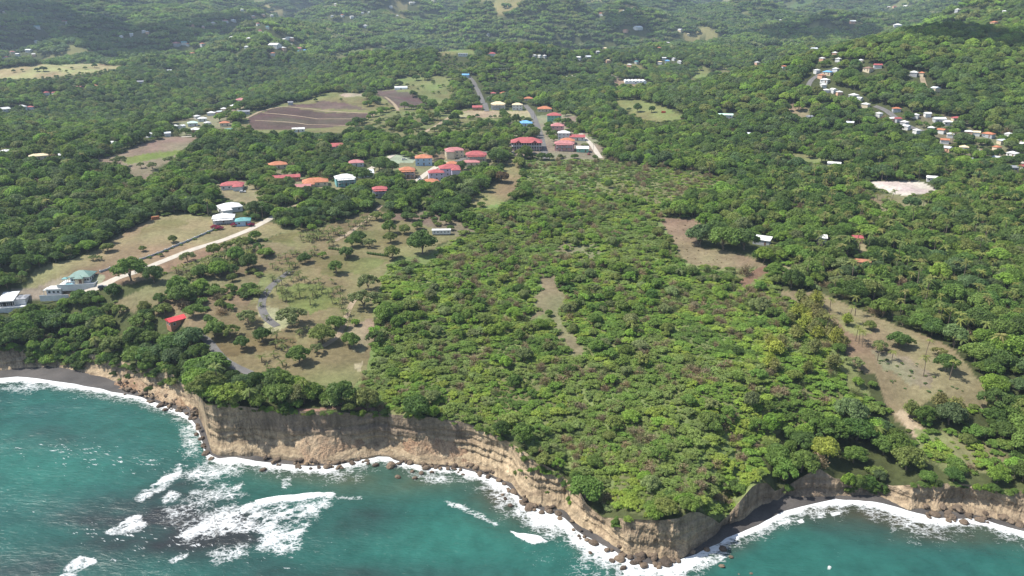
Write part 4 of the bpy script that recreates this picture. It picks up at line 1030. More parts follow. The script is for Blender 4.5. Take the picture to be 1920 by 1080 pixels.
def boxg(G, x0, x1, y0, y1, z0, z1):
    v = [(x, y, z) for z in (z0, z1) for (x, y) in ((x0, y0), (x1, y0), (x1, y1), (x0, y1))]
    G.add(v, [[0, 3, 2, 1], [4, 5, 6, 7], [0, 1, 5, 4], [1, 2, 6, 5], [2, 3, 7, 6], [3, 0, 4, 7]], 0.5)
    return G
def roof_geo(kind, w, d, z, o=0.42, pitch=0.42, th=0.16, cx=0.0, cy=0.0):
    G = Geo(); W, D = w / 2 + o, d / 2 + o
    if kind == 'flat':
        boxg(G, cx - W * 0.96, cx + W * 0.96, cy - D * 0.96, cy + D * 0.96, z + 0.004, z + 0.32); return G
    if kind == 'shed':
        h = D * 0.36
        v = [(cx - W, cy - D, z), (cx + W, cy - D, z), (cx + W, cy + D, z + h), (cx - W, cy + D, z + h)]
        v = v + [(a, b, c + th) for a, b, c in v]
        G.add(v, [[0, 3, 2, 1], [4, 5, 6, 7], [0, 1, 5, 4], [1, 2, 6, 5], [2, 3, 7, 6], [3, 0, 4, 7]], 0.5); return G
    swap = D > W
    a, b = (D, W) if swap else (W, D)
    h = b * pitch; ra = (a - b) if kind == 'hip' else a
    ra = max(ra, 0.25)
    v = [(-a, -b, z), (a, -b, z), (a, b, z), (-a, b, z), (-a, -b, z + th), (a, -b, z + th), (a, b, z + th), (-a, b, z + th), (-ra, 0, z + th + h), (ra, 0, z + th + h)]
    f = [[0, 3, 2, 1], [0, 1, 5, 4], [1, 2, 6, 5], [2, 3, 7, 6], [3, 0, 4, 7], [4, 5, 9, 8], [6, 7, 8, 9], [5, 6, 9], [7, 4, 8]]
    if swap: v = [(-y, x, q) for x, y, q in v]
    v = [(x + cx, y + cy, q) for x, y, q in v]
    G.add(v, [f[0]], 0.5); G.f = []; G.var = []; G.f = [list(q) for q in f]; G.var = [0.5] * len(f)
    return G
_W = {}
def window_meshes(w, h):
    key = (round(w, 1), round(h, 1))
    if key not in _W:
        g = Geo(); t_ = 0.10
        boxg(g, -w / 2, w / 2, -0.06, 0.05, -h / 2, -h / 2 + t_); boxg(g, -w / 2, w / 2, -0.06, 0.05, h / 2 - t_, h / 2)
        boxg(g, -w / 2, -w / 2 + t_, -0.06, 0.05, -h / 2 + t_, h / 2 - t_); boxg(g, w / 2 - t_, w / 2, -0.06, 0.05, -h / 2 + t_, h / 2 - t_)
        p = Geo(); boxg(p, -w / 2 + t_, w / 2 - t_, -0.03, 0.05, -h / 2 + t_, h / 2 - t_)
        _W[key] = (g.mesh('window', [M_FRAME]), p.mesh('pane', [M_GLASS]))
    return _W[key]
def part(name, G, mat, parent):
    return obj(name, G.mesh(name, [mat]), parent)
def add_window(parent, x, y, z, rot, w=1.3, h=1.25):
    a, b = window_meshes(w, h)
    o = obj('window', a, parent, (x, y, z), rot); obj('pane', b, o)
def add_door(parent, x, y, z, rot, w=1.0, h=2.1):
    g = Geo(); boxg(g, -w / 2, w / 2, -0.07, 0.03, 0, h)
    o = obj('door', g.mesh('door', [M_DOOR]), parent, (x, y, z), rot)
    g = Geo(); boxg(g, w / 2 - 0.2, w / 2 - 0.1, -0.13, -0.07, 0.95, 1.1); part('handle', g, M_FRAME, o)
SIZEW = lambda wpx: 'small ' if wpx < 14 else ''
def place(u, v, wpx, dp):
    P = hit(u, v)[0]; dep = project(*P)[2]; w = wpx * dep / F_PX
    d = w * dp; vd = P[:2] / np.linalg.norm(P[:2])
    c = P[:2] + vd * d * 0.5
    return np.array((c[0], c[1], float(gz(*c)))), w, d, dep
HOUSES = 0
def house(u, v, wpx, fl=1, roof='hip', rc='red', wc='white', rot=0.0, tail='', dp=0.75, wing=False, porch=False, name='house', label=None, group=None, fh=2.9, clear=2.0):
    global HOUSES
    c, w, d, dep = place(u, v, wpx, dp)
    w = max(w, 5.0); d = max(d, 4.5)
    if dep > 900: c[2] += min(1.2, (dep - 900) / 500)        # on a built-up plinth above the slope
    face = -math.atan2(c[0], c[1]) + rot                      # front looks back towards the coast
    root = empty(name, c, face)
    H = fl * fh
    G = boxg(Geo(), -w / 2, w / 2, -d / 2, d / 2, -2.0 if dep < 900 else -4.0, H)
    wl = part('wall', G, wallm(wc), root)
    rf = part('roof', roof_geo(roof, w, d, H), roofm(rc), root)
    near = wpx >= 20
    if wing:
        ww, wd = w * 0.42, d * 0.45; cx = w * 0.26 * (1 if (int(u) % 2) else -1); cy = -d / 2 - wd / 2 + 0.05
        G = boxg(Geo(), cx - ww / 2, cx + ww / 2, cy - wd / 2, cy + wd / 2, -2.0, H - 0.35); part('wing_wall', G, wallm(wc), root)
        part('wing_roof', roof_geo(roof, ww, wd + 1.0, H - 0.35, cx=cx, cy=cy + 0.5), roofm(rc), root)
    if near or wpx >= 14:
        n = max(2, int(w / 3.6))
        for k in range(fl):
            for i in range(n):
                x = -w / 2 + (i + 0.5) * w / n
                if wing and abs(x - cx) < ww / 2 + 0.7: continue
                if k == 0 and i == n // 2 and not wing: add_door(root, x, -d / 2, 0.05, 0)
                else: add_window(root, x, -d / 2, k * fh + 1.6, 0)
            if near:
                for sg in (-1, 1):
                    for i in range(2):
                        add_window(root, sg * w / 2, -d / 2 + (i + 0.5) * d / 2, k * fh + 1.6, sg * math.pi / 2)
    if porch:
        pd = 2.2
        G = boxg(Geo(), -w * 0.42, w * 0.42, -d / 2 - pd, -d / 2 - 0.02, (fl - 1) * fh - 0.12, (fl - 1) * fh + 0.06); part('veranda_floor', G, wallm('grey'), root)
        rl = Geo(); boxg(rl, -w * 0.42, w * 0.42, -d / 2 - pd, -d / 2 - pd + 0.1, (fl - 1) * fh + 0.85, (fl - 1) * fh + 1.0)
        for i in range(9): boxg(rl, -w * 0.42 + i * w * 0.84 / 9, -w * 0.42 + i * w * 0.84 / 9 + 0.12, -d / 2 - pd, -d / 2 - pd + 0.1, (fl - 1) * fh + 0.07, (fl - 1) * fh + 0.84)
        part('railing', rl, M_FRAME, root)
        for i in range(4):
            x = -w * 0.42 + i * (w * 0.84 - 0.25) / 3
            part('post', boxg(Geo(), x, x + 0.25, -d / 2 - pd + 0.15, -d / 2 - pd + 0.4, -1.5, H - 0.1), M_FRAME, root)
        part('veranda_roof', roof_geo('shed', w * 0.86, pd, H - 0.75, 0.3, cy=-d / 2 - pd / 2), roofm(rc), root)
    tag(root, label or f'{wc} {"two-storey " if fl > 1 else ""}house with {rc} {roof if roof != "hip" else "hipped"} roof {tail}', 'house', group)
    AVOID.append((c[0], c[1], max(w, d) * 0.55 + clear)); vd = c[:2] / np.linalg.norm(c[:2])
    f = c[:2] - vd * (d * 0.5 + 3.0); AVOID.append((f[0], f[1], w * 0.40 + 0.5))
    if dep > 420:
        f = c[:2] - vd * (d * 0.5 + 8.0); AVOID.append((f[0], f[1], w * 0.35 + 1))
    if dep > 1100:
        f = c[:2] - vd * (d * 0.5 + 18.0); AVOID.append((f[0], f[1], w * 0.3))
    HOUSES += 1
    return root, w, d

NEAR = [   # u, v, width px, floors, roof, roof colour, wall colour, turn, what sets it apart, extra
 (332,614,29,1,'gable','scarlet','brown',0.35,'alone above the left bay',dict(dp=0.7)),
 (437,356,40,1,'hip','red','white',-0.1,'at a dirt yard left of the village',dict(dp=0.6, wing=True)),
 (432,399,40,1,'hip','white','white',0.2,'among palms above the concrete road',dict(wing=True)),
 (421,419,38,1,'hip','white','white',-0.1,'at the corner of the tan field',dict(dp=0.7, porch=True)),
 (457,424,26,1,'hip','teal','blue',-0.1,'beside the concrete road and pink bushes',{}),
 (522,317,32,1,'hip','orange','cream',0.1,'half hidden at the left edge of the village',dict(dp=0.7)),
 (537,341,50,1,'gable','red','brown',0.05,'long and low behind dark trees',dict(dp=0.35)),
 (592,350,46,1,'hip','orange','cream',0.0,'sprawling beside the long red roof',dict(dp=0.6, wing=True)),
 (566,359,34,1,'gable','pink','brown',-0.05,'low in front of the sprawling orange one',dict(dp=0.5)),
 (648,350,36,2,'hip','white','teal',0.12,'with turquoise walls',dict(porch=True)),
 (685,333,30,1,'gable','silver','white',0.1,'behind a round dark tree',{}),
 (713,371,26,2,'hip','red','lilac',0.05,'standing nearest the sea on its own',dict(dp=0.7, porch=True)),
 (668,313,27,1,'hip','pink','white',0.05,'by the bend of the pale lane',{}),
 (632,280,32,1,'hip','red','cream',0.0,'wide behind trees above the village',dict(dp=0.5, wing=True)),
 (764,334,28,2,'hip','orange','salmon',0.1,'with brick coloured walls',dict(porch=True)),
 (795,311,31,2,'hip','orange','blue',0.0,'with pale blue walls by a lawn',dict(dp=0.8)),
 (852,296,34,2,'hip','pink','cream',0.1,'with arched front behind the street top',dict(dp=0.6, wing=True)),
 (893,305,38,2,'hip','red','cream',0.0,'largest above the red roofed row',dict(dp=0.7, porch=True)),
 (884,312,30,1,'hip','pink','cream',0.0,'low in front of the largest red roof',dict(dp=0.5)),
 (848,315,22,1,'hip','orange','white',0.1,'small behind the row of red roofs',{}),
 (843,331,38,2,'hip','red','lilac',0.1,'highest of three on the street',dict(wing=True)),
 (818,339,28,2,'hip','red','lilac',0.1,'middle of three on the street',{}),
 (808,350,29,1,'hip','orange','white',0.1,'lowest of three on the street',dict(porch=True)),
 (1058,283,36,2,'hip','pink','pink',0.0,'facing the sea right of village road',dict(dp=0.6, porch=True)),
 (1092,286,22,1,'gable','white','green',0.05,'small, by the pale lane',{}),
 (1057,262,22,2,'hip','white','white',0.0,'right of the road below the pink one',{}),
 (1064,271,26,1,'hip','orange','cream',0.0,'in front of the white hipped one',{}),
 (1082,264,28,1,'gable','red','white',0.05,'with an open yard beside the pale lane',dict(dp=0.6)),
 (1045,248,24,2,'hip','pink','pink',0.0,'all pink beside the village road',dict(dp=0.9)),
 (1039,228,26,2,'hip','red','green',0.0,'beside the village road',dict(dp=0.8)),
 (1021,210,26,1,'hip','orange','cream',0.0,'at the bend of the village road',{}),
 (991,190,16,1,'hip','orange','cream',0.0,'at the upper end of the village road',{}),
 (970,207,19,2,'hip','cream','white',0.0,'at the right end of the tan field',{}),
 (934,206,26,2,'hip','cream','white',0.0,'large at the left end of the tan field',dict(porch=True)),
 (985,237,25,1,'hip','blue','blue',0.0,'left of the village road',{}),
 (895,207,18,1,'gable','red','red' if False else 'brown',0.0,'low and red at the edge of the tan field',{}),
 (890,195,13,1,'hip','orange','pink',0.0,'left of the uphill road',{}),
 (925,180,10,1,'hip','red','cream',0.0,'first of two right of the uphill road',{}),
 (944,180,13,1,'hip','orange','cream',0.0,'second of two right of the uphill road',{}),
 (919,187,6,1,'flat','white','white',0.0,'tiny by the uphill road',{}),
 (453,197,20,2,'hip','pink','white',0.0,'topping the white row',{}),
 (74,300,30,1,'hip','cream','cream',0.0,'with yellowish roof at the left wood edge',dict(dp=0.5)),
 (13,291,17,1,'hip','white','white',0.0,'left of the yellowish roof',{}),
 (120,298,14,1,'gable','white','white',0.0,'first of two right of the yellowish roof',{}),
 (138,297,13,1,'gable','lightgreen','white',0.0,'second of two right of the yellowish roof',{}),
 (211,276,19,1,'hip','white','white',0.0,'at the brown field\'s upper corner',{}),
 (438,250,28,1,'gable','teal','white',0.0,'wide, below the white row',dict(dp=0.5)),
 (463,250,17,1,'gable','red','white',0.0,'beside the wide green roof',{}),
 (457,215,22,1,'gable','grey','grey',0.0,'long, above the white row',dict(dp=0.4)),
 (422,237,17,1,'hip','orange','cream',0.0,'only orange one in the white row',{}),
 (362,237,17,1,'hip','lightgreen','white',0.0,'in the white row',{}),
 (560,248,22,1,'gable','white','white',0.0,'lone shed form below the ploughed field',dict(dp=0.45)),
 (545,197,9,1,'gable','grey','grey',0.0,'tiny on the upper ploughed strip',{}),
 (1428,460,30,1,'shed','white','grey',-0.2,'right of two great trees',dict(dp=0.6)),
 (1616,502,24,1,'gable','rust','pink',0.2,'among the right-hand trees',dict(dp=0.6)),
 (1606,455,10,1,'gable','red','red' if False else 'pink',0.3,'tiny in the right-hand orchard',{}),
 (1540,455,9,1,'shed','white','grey',0.1,'tiny and pale in the right-hand trees',{}),
 (1563,314,22,1,'gable','white','white',0.0,'before dark wood on the right',dict(dp=0.4)),
 (1746,341,17,1,'gable','white','white',0.1,'just beyond the pale quarry',dict(dp=0.5)),
 (1360,222,26,1,'gable','lightgreen','white',0.0,'long, in the right woods',dict(dp=0.35)),
 (1410,258,28,1,'gable','silver','grey',-0.15,'in the woods below the pale green roof',dict(dp=0.3)),
 (873,146,13,1,'gable','blue','blue',0.0,'where the uphill road enters trees',{}),
 (868,106,18,1,'flat','white','white',0.0,'flat and white on the far green field',dict(dp=0.5)),
 (923,106,13,1,'hip','red','white',0.0,'alone right of the far green field',{}),
]
for (u, v, wpx, fl, rf, rc, wc, rot, tail, ex) in NEAR:
    house(u, v, wpx, fl, rf, rc, wc, rot, tail, **ex)

FARH = {   # far houses: region phrase -> [(u, v, width px, roof colour)]
 'on the top left hills': [(5,10,9,'white'),(9,25,8,'white'),(122,44,10,'red'),(70,54,12,'teal'),(454,21,7,'white'),(475,34,8,'white'),(155,34,7,'cream')],
 'in the cloud shadow at top left': [(228,72,8,'white'),(247,68,7,'white'),(270,62,8,'white'),(277,64,6,'white'),(105,76,5,'white'),(116,75,7,'white'),(68,82,7,'white'),(358,44,6,'white'),(362,51,6,'red'),(355,56,10,'red'),(381,53,6,'white'),(400,47,9,'white'),(423,43,10,'red'),(438,41,9,'white'),(452,56,8,'white'),(470,48,9,'white')],
 'on the left ridge under the cloud shadow': [(331,88,17,'pink'),(346,85,12,'teal'),(353,87,7,'orange'),(380,87,9,'orange'),(361,104,9,'orange'),(463,92,10,'white'),(437,75,12,'white'),(448,74,10,'white'),(468,77,12,'white'),(413,75,6,'white')],
 'in the hamlet at the far left edge': [(42,98,12,'white'),(55,98,14,'silver'),(34,106,8,'white'),(10,112,12,'red'),(24,101,10,'pink'),(64,106,7,'white')],
 'in the wooded valley on the left': [(318,138,11,'silver'),(340,142,14,'white'),(263,158,15,'grey'),(175,166,18,'orange'),(150,169,13,'red'),(88,179,11,'red'),(104,179,12,'red'),(58,206,13,'red'),(42,206,18,'white'),(10,211,19,'white'),(2,242,8,'white')],
 'in the white row on the left ridge': [(440,203,16,'white'),(418,203,14,'white'),(421,209,13,'white'),(397,217,17,'white'),(412,215,12,'silver'),(370,223,12,'white'),(380,228,19,'white'),(390,236,12,'white'),(367,249,22,'white'),(342,242,11,'white'),(330,242,9,'white'),(257,262,16,'white'),(282,258,17,'white'),(315,256,9,'silver')],
 'in the upper left village': [(484,48,7,'red'),(502,55,7,'teal'),(488,63,8,'red'),(492,68,9,'white'),(494,31,8,'white'),(510,32,7,'white'),(516,91,24,'white'),(531,94,12,'white'),(540,75,10,'white'),(534,79,9,'white'),(546,77,11,'white'),(520,79,8,'white'),(560,95,13,'pink'),(572,99,8,'blue'),(558,101,10,'teal'),(512,105,10,'orange'),(535,84,8,'blue'),(545,88,8,'white')],
 'on the wooded slopes at top centre': [(630,11,6,'white'),(660,35,9,'white'),(642,32,7,'orange'),(623,33,6,'white'),(680,27,6,'white'),(692,26,6,'white'),(745,32,6,'white'),(685,52,9,'white'),(733,16,7,'white'),(770,9,7,'white'),(916,68,6,'white'),(812,3,10,'white'),(776,8,6,'white')],
 'on the hills above the village road': [(1111,28,8,'white'),(1128,30,11,'orange'),(1169,24,6,'white'),(1173,62,11,'orange'),(1196,58,17,'silver'),(1275,60,10,'silver'),(1290,68,6,'cream'),(1250,84,12,'white'),(1236,94,8,'orange'),(1133,97,9,'cream'),(1121,101,8,'white')],
 'in the hillside hamlet at centre': [(1102,112,17,'silver'),(1085,112,10,'white'),(1002,109,7,'white'),(1012,109,6,'white'),(1021,109,6,'white'),(1140,118,9,'cream'),(1195,112,8,'white'),(1193,120,9,'teal'),(1180,126,10,'white'),(1237,121,10,'cream'),(1251,119,11,'blue'),(1245,113,9,'white'),(1263,114,7,'white'),(1274,120,9,'white'),(1419,122,9,'white')],
 'on the hazy hills at top right': [(1463,41,5,'white'),(1520,30,5,'white'),(1531,30,5,'white'),(1598,46,12,'silver'),(1666,16,6,'white'),(1677,15,7,'red'),(1698,15,11,'white'),(1720,11,5,'white'),(1682,52,17,'white'),(1779,48,7,'white'),(1863,47,13,'orange'),(1881,53,8,'white'),(1883,26,8,'white'),(1795,22,9,'white'),(1715,18,6,'white')],
 'on the right palm hills': [(1569,66,6,'white'),(1657,90,6,'white'),(1517,88,12,'silver'),(1526,96,13,'silver'),(1565,104,10,'white'),(1541,115,7,'white'),(1571,116,8,'white'),(1613,119,7,'white'),(1645,129,17,'red'),(1627,136,18,'brown'),(1470,130,9,'orange'),(1565,76,7,'pink'),(1712,144,17,'white'),(1727,143,9,'orange'),(1753,173,16,'silver')],
 'in the right hillside village': [(1531,138,12,'white'),(1551,142,19,'blue'),(1540,148,14,'rust'),(1566,135,12,'white'),(1546,157,18,'white'),(1543,166,10,'white'),(1548,176,13,'white'),(1562,175,12,'white'),(1573,179,9,'white'),(1600,186,17,'white'),(1611,191,11,'silver'),(1622,203,16,'white'),(1680,211,17,'orange'),(1647,219,7,'white')],
 'in the village at the right edge': [(1670,229,10,'white'),(1682,230,13,'red'),(1695,236,15,'white'),(1699,244,14,'silver'),(1716,222,7,'white'),(1738,220,13,'white'),(1760,231,24,'silver'),(1792,229,18,'red'),(1776,236,18,'white'),(1764,251,16,'orange'),(1745,246,8,'white'),(1718,251,8,'white'),(1815,254,16,'white'),(1852,259,24,'orange'),(1830,255,9,'cream'),(1781,258,8,'white'),(1770,270,17,'orange'),(1876,271,13,'silver'),(1890,258,10,'white')],
 'by the pale road at the right edge': [(1775,285,18,'silver'),(1806,284,18,'cream'),(1848,291,20,'red'),(1836,291,9,'white'),(1868,283,13,'orange'),(1897,295,20,'white'),(1866,303,14,'silver'),(1815,306,17,'grey'),(1871,321,13,'silver'),(1897,322,20,'grey'),(1917,319,10,'red'),(1910,276,10,'white')],
 'in the scrubby right woods': [(1517,225,9,'grey'),(1593,237,15,'silver')],
}
from collections import Counter
for region, L in FARH.items():
    cnt = Counter(c for *_, c in L)
    for (u, v, wpx, c) in L:
        kind = random.choice(['hip', 'gable', 'hip', 'hip']) if c not in ('silver', 'grey') else 'gable'
        wc = random.choice(['white', 'white', 'cream', 'grey', 'salmon']) if c != 'grey' else 'grey'
        lab = ('only ' if cnt[c] == 1 else '') + f'small {c} roofed house {region}'
        wpx = wpx * 0.8
        house(u, v, wpx, 1, kind, c, wc, random.uniform(-0.9, 0.9), label=lab, group=(f'{c} roofed houses {region}' if cnt[c] > 1 else None), dp=random.uniform(0.6, 0.9), clear=1.2)

# the long red-roofed building in the village centre, with arcades on both floors
def arcade_building():
    c, w, d, dep = place(987, 281, 56, 0.42)
    root = empty('guest_house', c, -math.atan2(c[0], c[1]))
    H = 6.4
    part('wall', boxg(Geo(), -w / 2, w / 2, -d / 2, d / 2, -2, H), wallm('pink'), root)
    part('roof', roof_geo('hip', w, d + 5, H, 0.8, cy=-2.2), roofm('red'), root)
    for sx in (-1, 1): part('roof_gable', roof_geo('gable', w * 0.14, d + 6.5, H + 0.35, 0.3, 0.8, cx=sx * w * 0.27, cy=-2.4), roofm('red'), root)
    part('balcony_floor', boxg(Geo(), -w / 2, w / 2, -d / 2 - 4.2, -d / 2 - 0.02, 3.0, 3.2), wallm('white'), root)
    n = 12
    for k in range(2):
        for i in range(n):
            x = -w / 2 + (i + 0.5) * w / n
            part('column', boxg(Geo(), x - w / n * 0.5 + 0.0, x - w / n * 0.5 + 0.4, -d / 2 - 4.1, -d / 2 - 3.7, k * 3.2 - 1.5 * (k == 0), 3.0 + k * 3.3), wallm('white'), root)
            add_window(root, x, -d / 2, k * 3.2 + 1.6, 0, 1.6, 1.9)
    g = Geo(); boxg(g, -w / 2, w / 2, -d / 2 - 4.2, -d / 2 - 4.1, 3.9, 4.1)
    for i in range(40): boxg(g, -w / 2 + i * w / 40, -w / 2 + i * w / 40 + 0.12, -d / 2 - 4.2, -d / 2 - 4.1, 3.21, 3.89)
    part('railing', g, wallm('white'), root)
    tag(root, 'long pink two-storey building with red roof and arcades left of the village road', 'building')
    AVOID.append((c[0], c[1], w * 0.5)); AVOID.append((c[0] * 0.97, c[1] * 0.975, w * 0.45))
arcade_building()

# villa with green roof, terrace and pool; white modern villa by the sea
def villa_green():
    c, w, d, dep = place(158, 532, 34, 0.8)
    c[2] -= 0.8
    root = empty('villa', c, -math.atan2(c[0], c[1]) - 0.45)
    part('terrace', boxg(Geo(), -w * 1.05, w * 0.85, -d * 0.95, d * 0.6, -2.5, 0.35), wallm('white'), root)
    part('wall', boxg(Geo(), -w / 2, w / 2, -d / 2, d / 2, 0.354, 3.6), wallm('white'), root)
    part('roof', roof_geo('hip', w, d, 3.6, 0.9, 0.5), roofm('green'), root)
    part('wing_wall', boxg(Geo(), -w * 0.18, w * 0.22, -d * 0.72, -d * 0.5 - 0.01, 0.354, 3.2), wallm('cream'), root)
    part('wing_roof', roof_geo('hip', w * 0.4, d * 0.5, 3.2, 0.5, 0.5, cx=w * 0.02, cy=-d * 0.5), roofm('green'), root)
    wat = paint('pool_water', (0.10, 0.45, 0.58), 0.1, 0.5, 0.05)
    po = part('pool', boxg(Geo(), -w * 0.72, -w * 0.28, -d * 0.85, -d * 0.58, 0.2, 0.37), wat, root)
    for (a, b, c_, e) in ((-w * 0.76, -w * 0.24, -d * 0.89, -d * 0.85), (-w * 0.76, -w * 0.24, -d * 0.58, -d * 0.54)):
        part('coping', boxg(Geo(), a, b, c_, e, 0.354, 0.42), wallm('white'), po)
    part('pavilion_roof', roof_geo('hip', w * 0.22, w * 0.22, 2.6, 0.3, 0.5, cx=-w * 0.8, cy=-d * 0.35), roofm('teal'), root)
    for sx in (-1, 1):
        for sy in (-1, 1): part('post', boxg(Geo(), -w * 0.8 + sx * w * 0.1 - 0.1, -w * 0.8 + sx * w * 0.1 + 0.1, -d * 0.35 + sy * w * 0.1 - 0.1, -d * 0.35 + sy * w * 0.1 + 0.1, 0.354, 2.6), M_FRAME, root)
    part('parapet', boxg(Geo(), -w * 1.05, w * 0.85, -d * 0.95 - 0.2, -d * 0.95 - 0.003, -2.4, 1.0), wallm('white'), root)
    part('parapet', boxg(Geo(), w * 0.85 + 0.003, w * 0.85 + 0.2, -d * 0.95, d * 0.6, -2.4, 1.0), wallm('white'), root)
    for x in (-0.38, -0.26, 0.3, 0.42): add_window(root, x * w, -d / 2, 2.1, 0)
    add_door(root, 0.1 * w, -d * 0.72, 0.4, 0, 1.4, 2.2)
    for y in (-0.3, 0, 0.3): add_window(root, w / 2, y * d, 2.1, math.pi / 2)
    tag(root, 'white villa with dark green hipped roof, terrace and blue pool', 'villa')
    AVOID.append((c[0], c[1], w * 1.0))
villa_green()
def villa_white():
    c, w, d, dep = place(30, 576, 40, 0.8)
    c[2] -= 1.5
    root = empty('villa', c, -math.atan2(c[0], c[1]) - 0.4)
    part('terrace', boxg(Geo(), -w * 0.75, w * 0.7, -d * 0.85, d * 0.55, -3, 0.3), wallm('white'), root)
    part('wall', boxg(Geo(), -w / 2, w * 0.1, -d / 2, d / 2, 0.304, 3.4), wallm('white'), root)
    part('roof', roof_geo('shed', w * 0.6, d, 3.4, 0.5, cx=-w * 0.2), roofm('white'), root)
    part('wing_wall', boxg(Geo(), w * 0.1 + 0.01, w * 0.55, -d * 0.3, d * 0.4, 0.304, 3.2), wallm('white'), root)
    for k in range(2): part('wing_roof', roof_geo('hip', w * 0.24, d * 0.7, 3.2 + 0.01 * k, 0.25, 0.45, cx=w * (0.21 + 0.25 * k), cy=d * 0.05), roofm('grey'), root)
    part('parapet', boxg(Geo(), -w * 0.75, w * 0.7, -d * 0.85 - 0.25, -d * 0.85 - 0.003, -2.9, 1.1), wallm('white'), root)
    for i in range(7): add_window(root, -w * 0.45 + i * w * 0.085, -d / 2, 1.8, 0, 1.9, 2.2)
    tag(root, 'white modern villa with grey hipped wings at the far left edge', 'villa')
    AVOID.append((c[0], c[1], w * 0.72))
villa_white()
def annex():
    c, w, d, dep = place(108, 556, 26, 0.7)
    root = empty('pool_house', c, -math.atan2(c[0], c[1]) - 0.5)
    part('wall', boxg(Geo(), -w / 2, w / 2, -d / 2, d / 2, -2.5, 2.9), wallm('white'), root)
    part('roof', roof_geo('flat', w, d, 2.9, 0.4), roofm('white'), root)
    part('canopy', boxg(Geo(), -w * 0.75, -w * 0.5 - 0.01, -d / 2, d / 2, 2.4, 2.6), wallm('white'), root)
    for sy in (-1, 1): part('post', boxg(Geo(), -w * 0.73, -w * 0.73 + 0.2, sy * d * 0.45 - 0.1, sy * d * 0.45 + 0.1, -2.0, 2.4), M_FRAME, root)
    part('garden_parapet', boxg(Geo(), -w * 0.9, w * 1.1, -d * 0.9, -d * 0.86, -2.5, 0.7), wallm('white'), root)
    for x in (-0.3, 0, 0.3): add_window(root, x * w, -d / 2, 1.6, 0)
    tag(root, 'small flat white building between the two villas', 'building')
    AVOID.append((c[0], c[1], w * 0.9))
annex()

# greenhouses: rows of white barrel roofs on low walls
def greenhouse(u, v, wpx, dp, n, rot, label, across=False):
    c, w, d, dep = place(u, v, wpx, dp)
    root = empty('greenhouse', c, -math.atan2(c[0], c[1]) + rot)
    film = paint('white_film', (0.72, 0.75, 0.74), 0.45, 0.4, 0.08, 0.3)
    for k in range(n):
        s = np.linspace(0, np.pi, 9); G = Geo()
        if across:      # barrel runs along x
            y0 = -d / 2 + (k + 0.5) * d / n; rad = d / n / 2
            v_ = [(x, y0 - rad * math.cos(q), 1.6 + rad * 0.62 * math.sin(q)) for x in (-w / 2, w / 2) for q in s]
        else:
            x0 = -w / 2 + (k + 0.5) * w / n; rad = w / n / 2
            v_ = [(x0 - rad * math.cos(q), y, 1.6 + rad * 0.62 * math.sin(q)) for y in (-d / 2, d / 2) for q in s]
        G.add(v_, [[i, i + 1, i + 10, i + 9] for i in range(8)] , 0.5)
        G.f += [list(range(9)), list(range(17, 8, -1))]; G.var += [0.5, 0.5]
        part('barrel_roof', G, film, root)
    part('side_wall', boxg(Geo(), -w / 2 + 0.05, w / 2 - 0.05, -d / 2 + 0.05, d / 2 - 0.05, -1.5, 1.59), film, root)
    add_door(root, 0, -d / 2 + 0.05, -0.3, 0, 1.6, 1.8)
    tag(root, label, 'greenhouse'); AVOID.append((c[0], c[1], max(w, d) * 0.55)); AVOID.append((c[0] * .99, c[1] * .985, w * 0.5))
greenhouse(752, 168, 24, 0.45, 1, 0.0, 'single long white tunnel greenhouse above the ploughed fields', True)
greenhouse(1190, 158, 40, 0.9, 6, 0.1, 'wide white greenhouse on bare soil in the middle woods')

# trailer, containers, cars
M_TYRE = paint('tyre_rubber', (0.03, 0.03, 0.03), 0.8, 0.2, 0.05)
def wheel(parent, x, y, z, r=0.34, wd=0.24):
    G = Geo(); n = 14; th = np.arange(n) * 2 * np.pi / n
    v = [(x + r * math.cos(q), y + s * wd / 2, z + r * math.sin(q)) for s in (-1, 1) for q in th]
    G.add(v, [[i, (i + 1) % n, n + (i + 1) % n, n + i] for i in range(n)], 0.5); G.f += [list(range(n))[::-1], list(range(n, 2 * n))]; G.var += [0.5] * 2
    o = part('wheel', G, M_TYRE, parent)
    G = Geo(); v = [(x + r * 0.55 * math.cos(q), y + s * (wd / 2 + 0.01), z + r * 0.55 * math.sin(q)) for s in (-1, 1) for q in th]
    G.add(v, [list(range(n))[::-1]], 0.5); G.f += [list(range(n, 2 * n))]; G.var += [0.5]
    part('rim', G, M_FRAME, o)
def trailer():
    c, w, d, dep = place(828, 441, 34, 0.28)
    root = empty('mobile_home', c, -math.atan2(c[0], c[1]) - 0.05)
    part('body', boxg(Geo(), -w / 2, w / 2, -d / 2, d / 2, 0.5, 2.9), wallm('white'), root)
    part('roof', roof_geo('gable', w, d, 2.9, 0.25, 0.2), roofm('white'), root)
    part('chassis', boxg(Geo(), -w / 2 + 0.3, w / 2 - 0.3, -d / 2 + 0.3, d / 2 - 0.3, 0.2, 0.496), wallm('grey'), root)
    for i in range(5): add_window(root, -w * 0.38 + i * w * 0.19, -d / 2, 1.9, 0, 1.1, 0.8)
    for x in (-w * 0.3, w * 0.25):
        for y in (-d * 0.42, d * 0.42): wheel(root, x, y, 0.34)
    tag(root, 'long white mobile home at the scrub edge beyond the lawns', 'mobile home'); AVOID.append((c[0], c[1], w * 0.55)); AVOID.append((c[0], c[1] - 6, w * 0.5))
trailer()
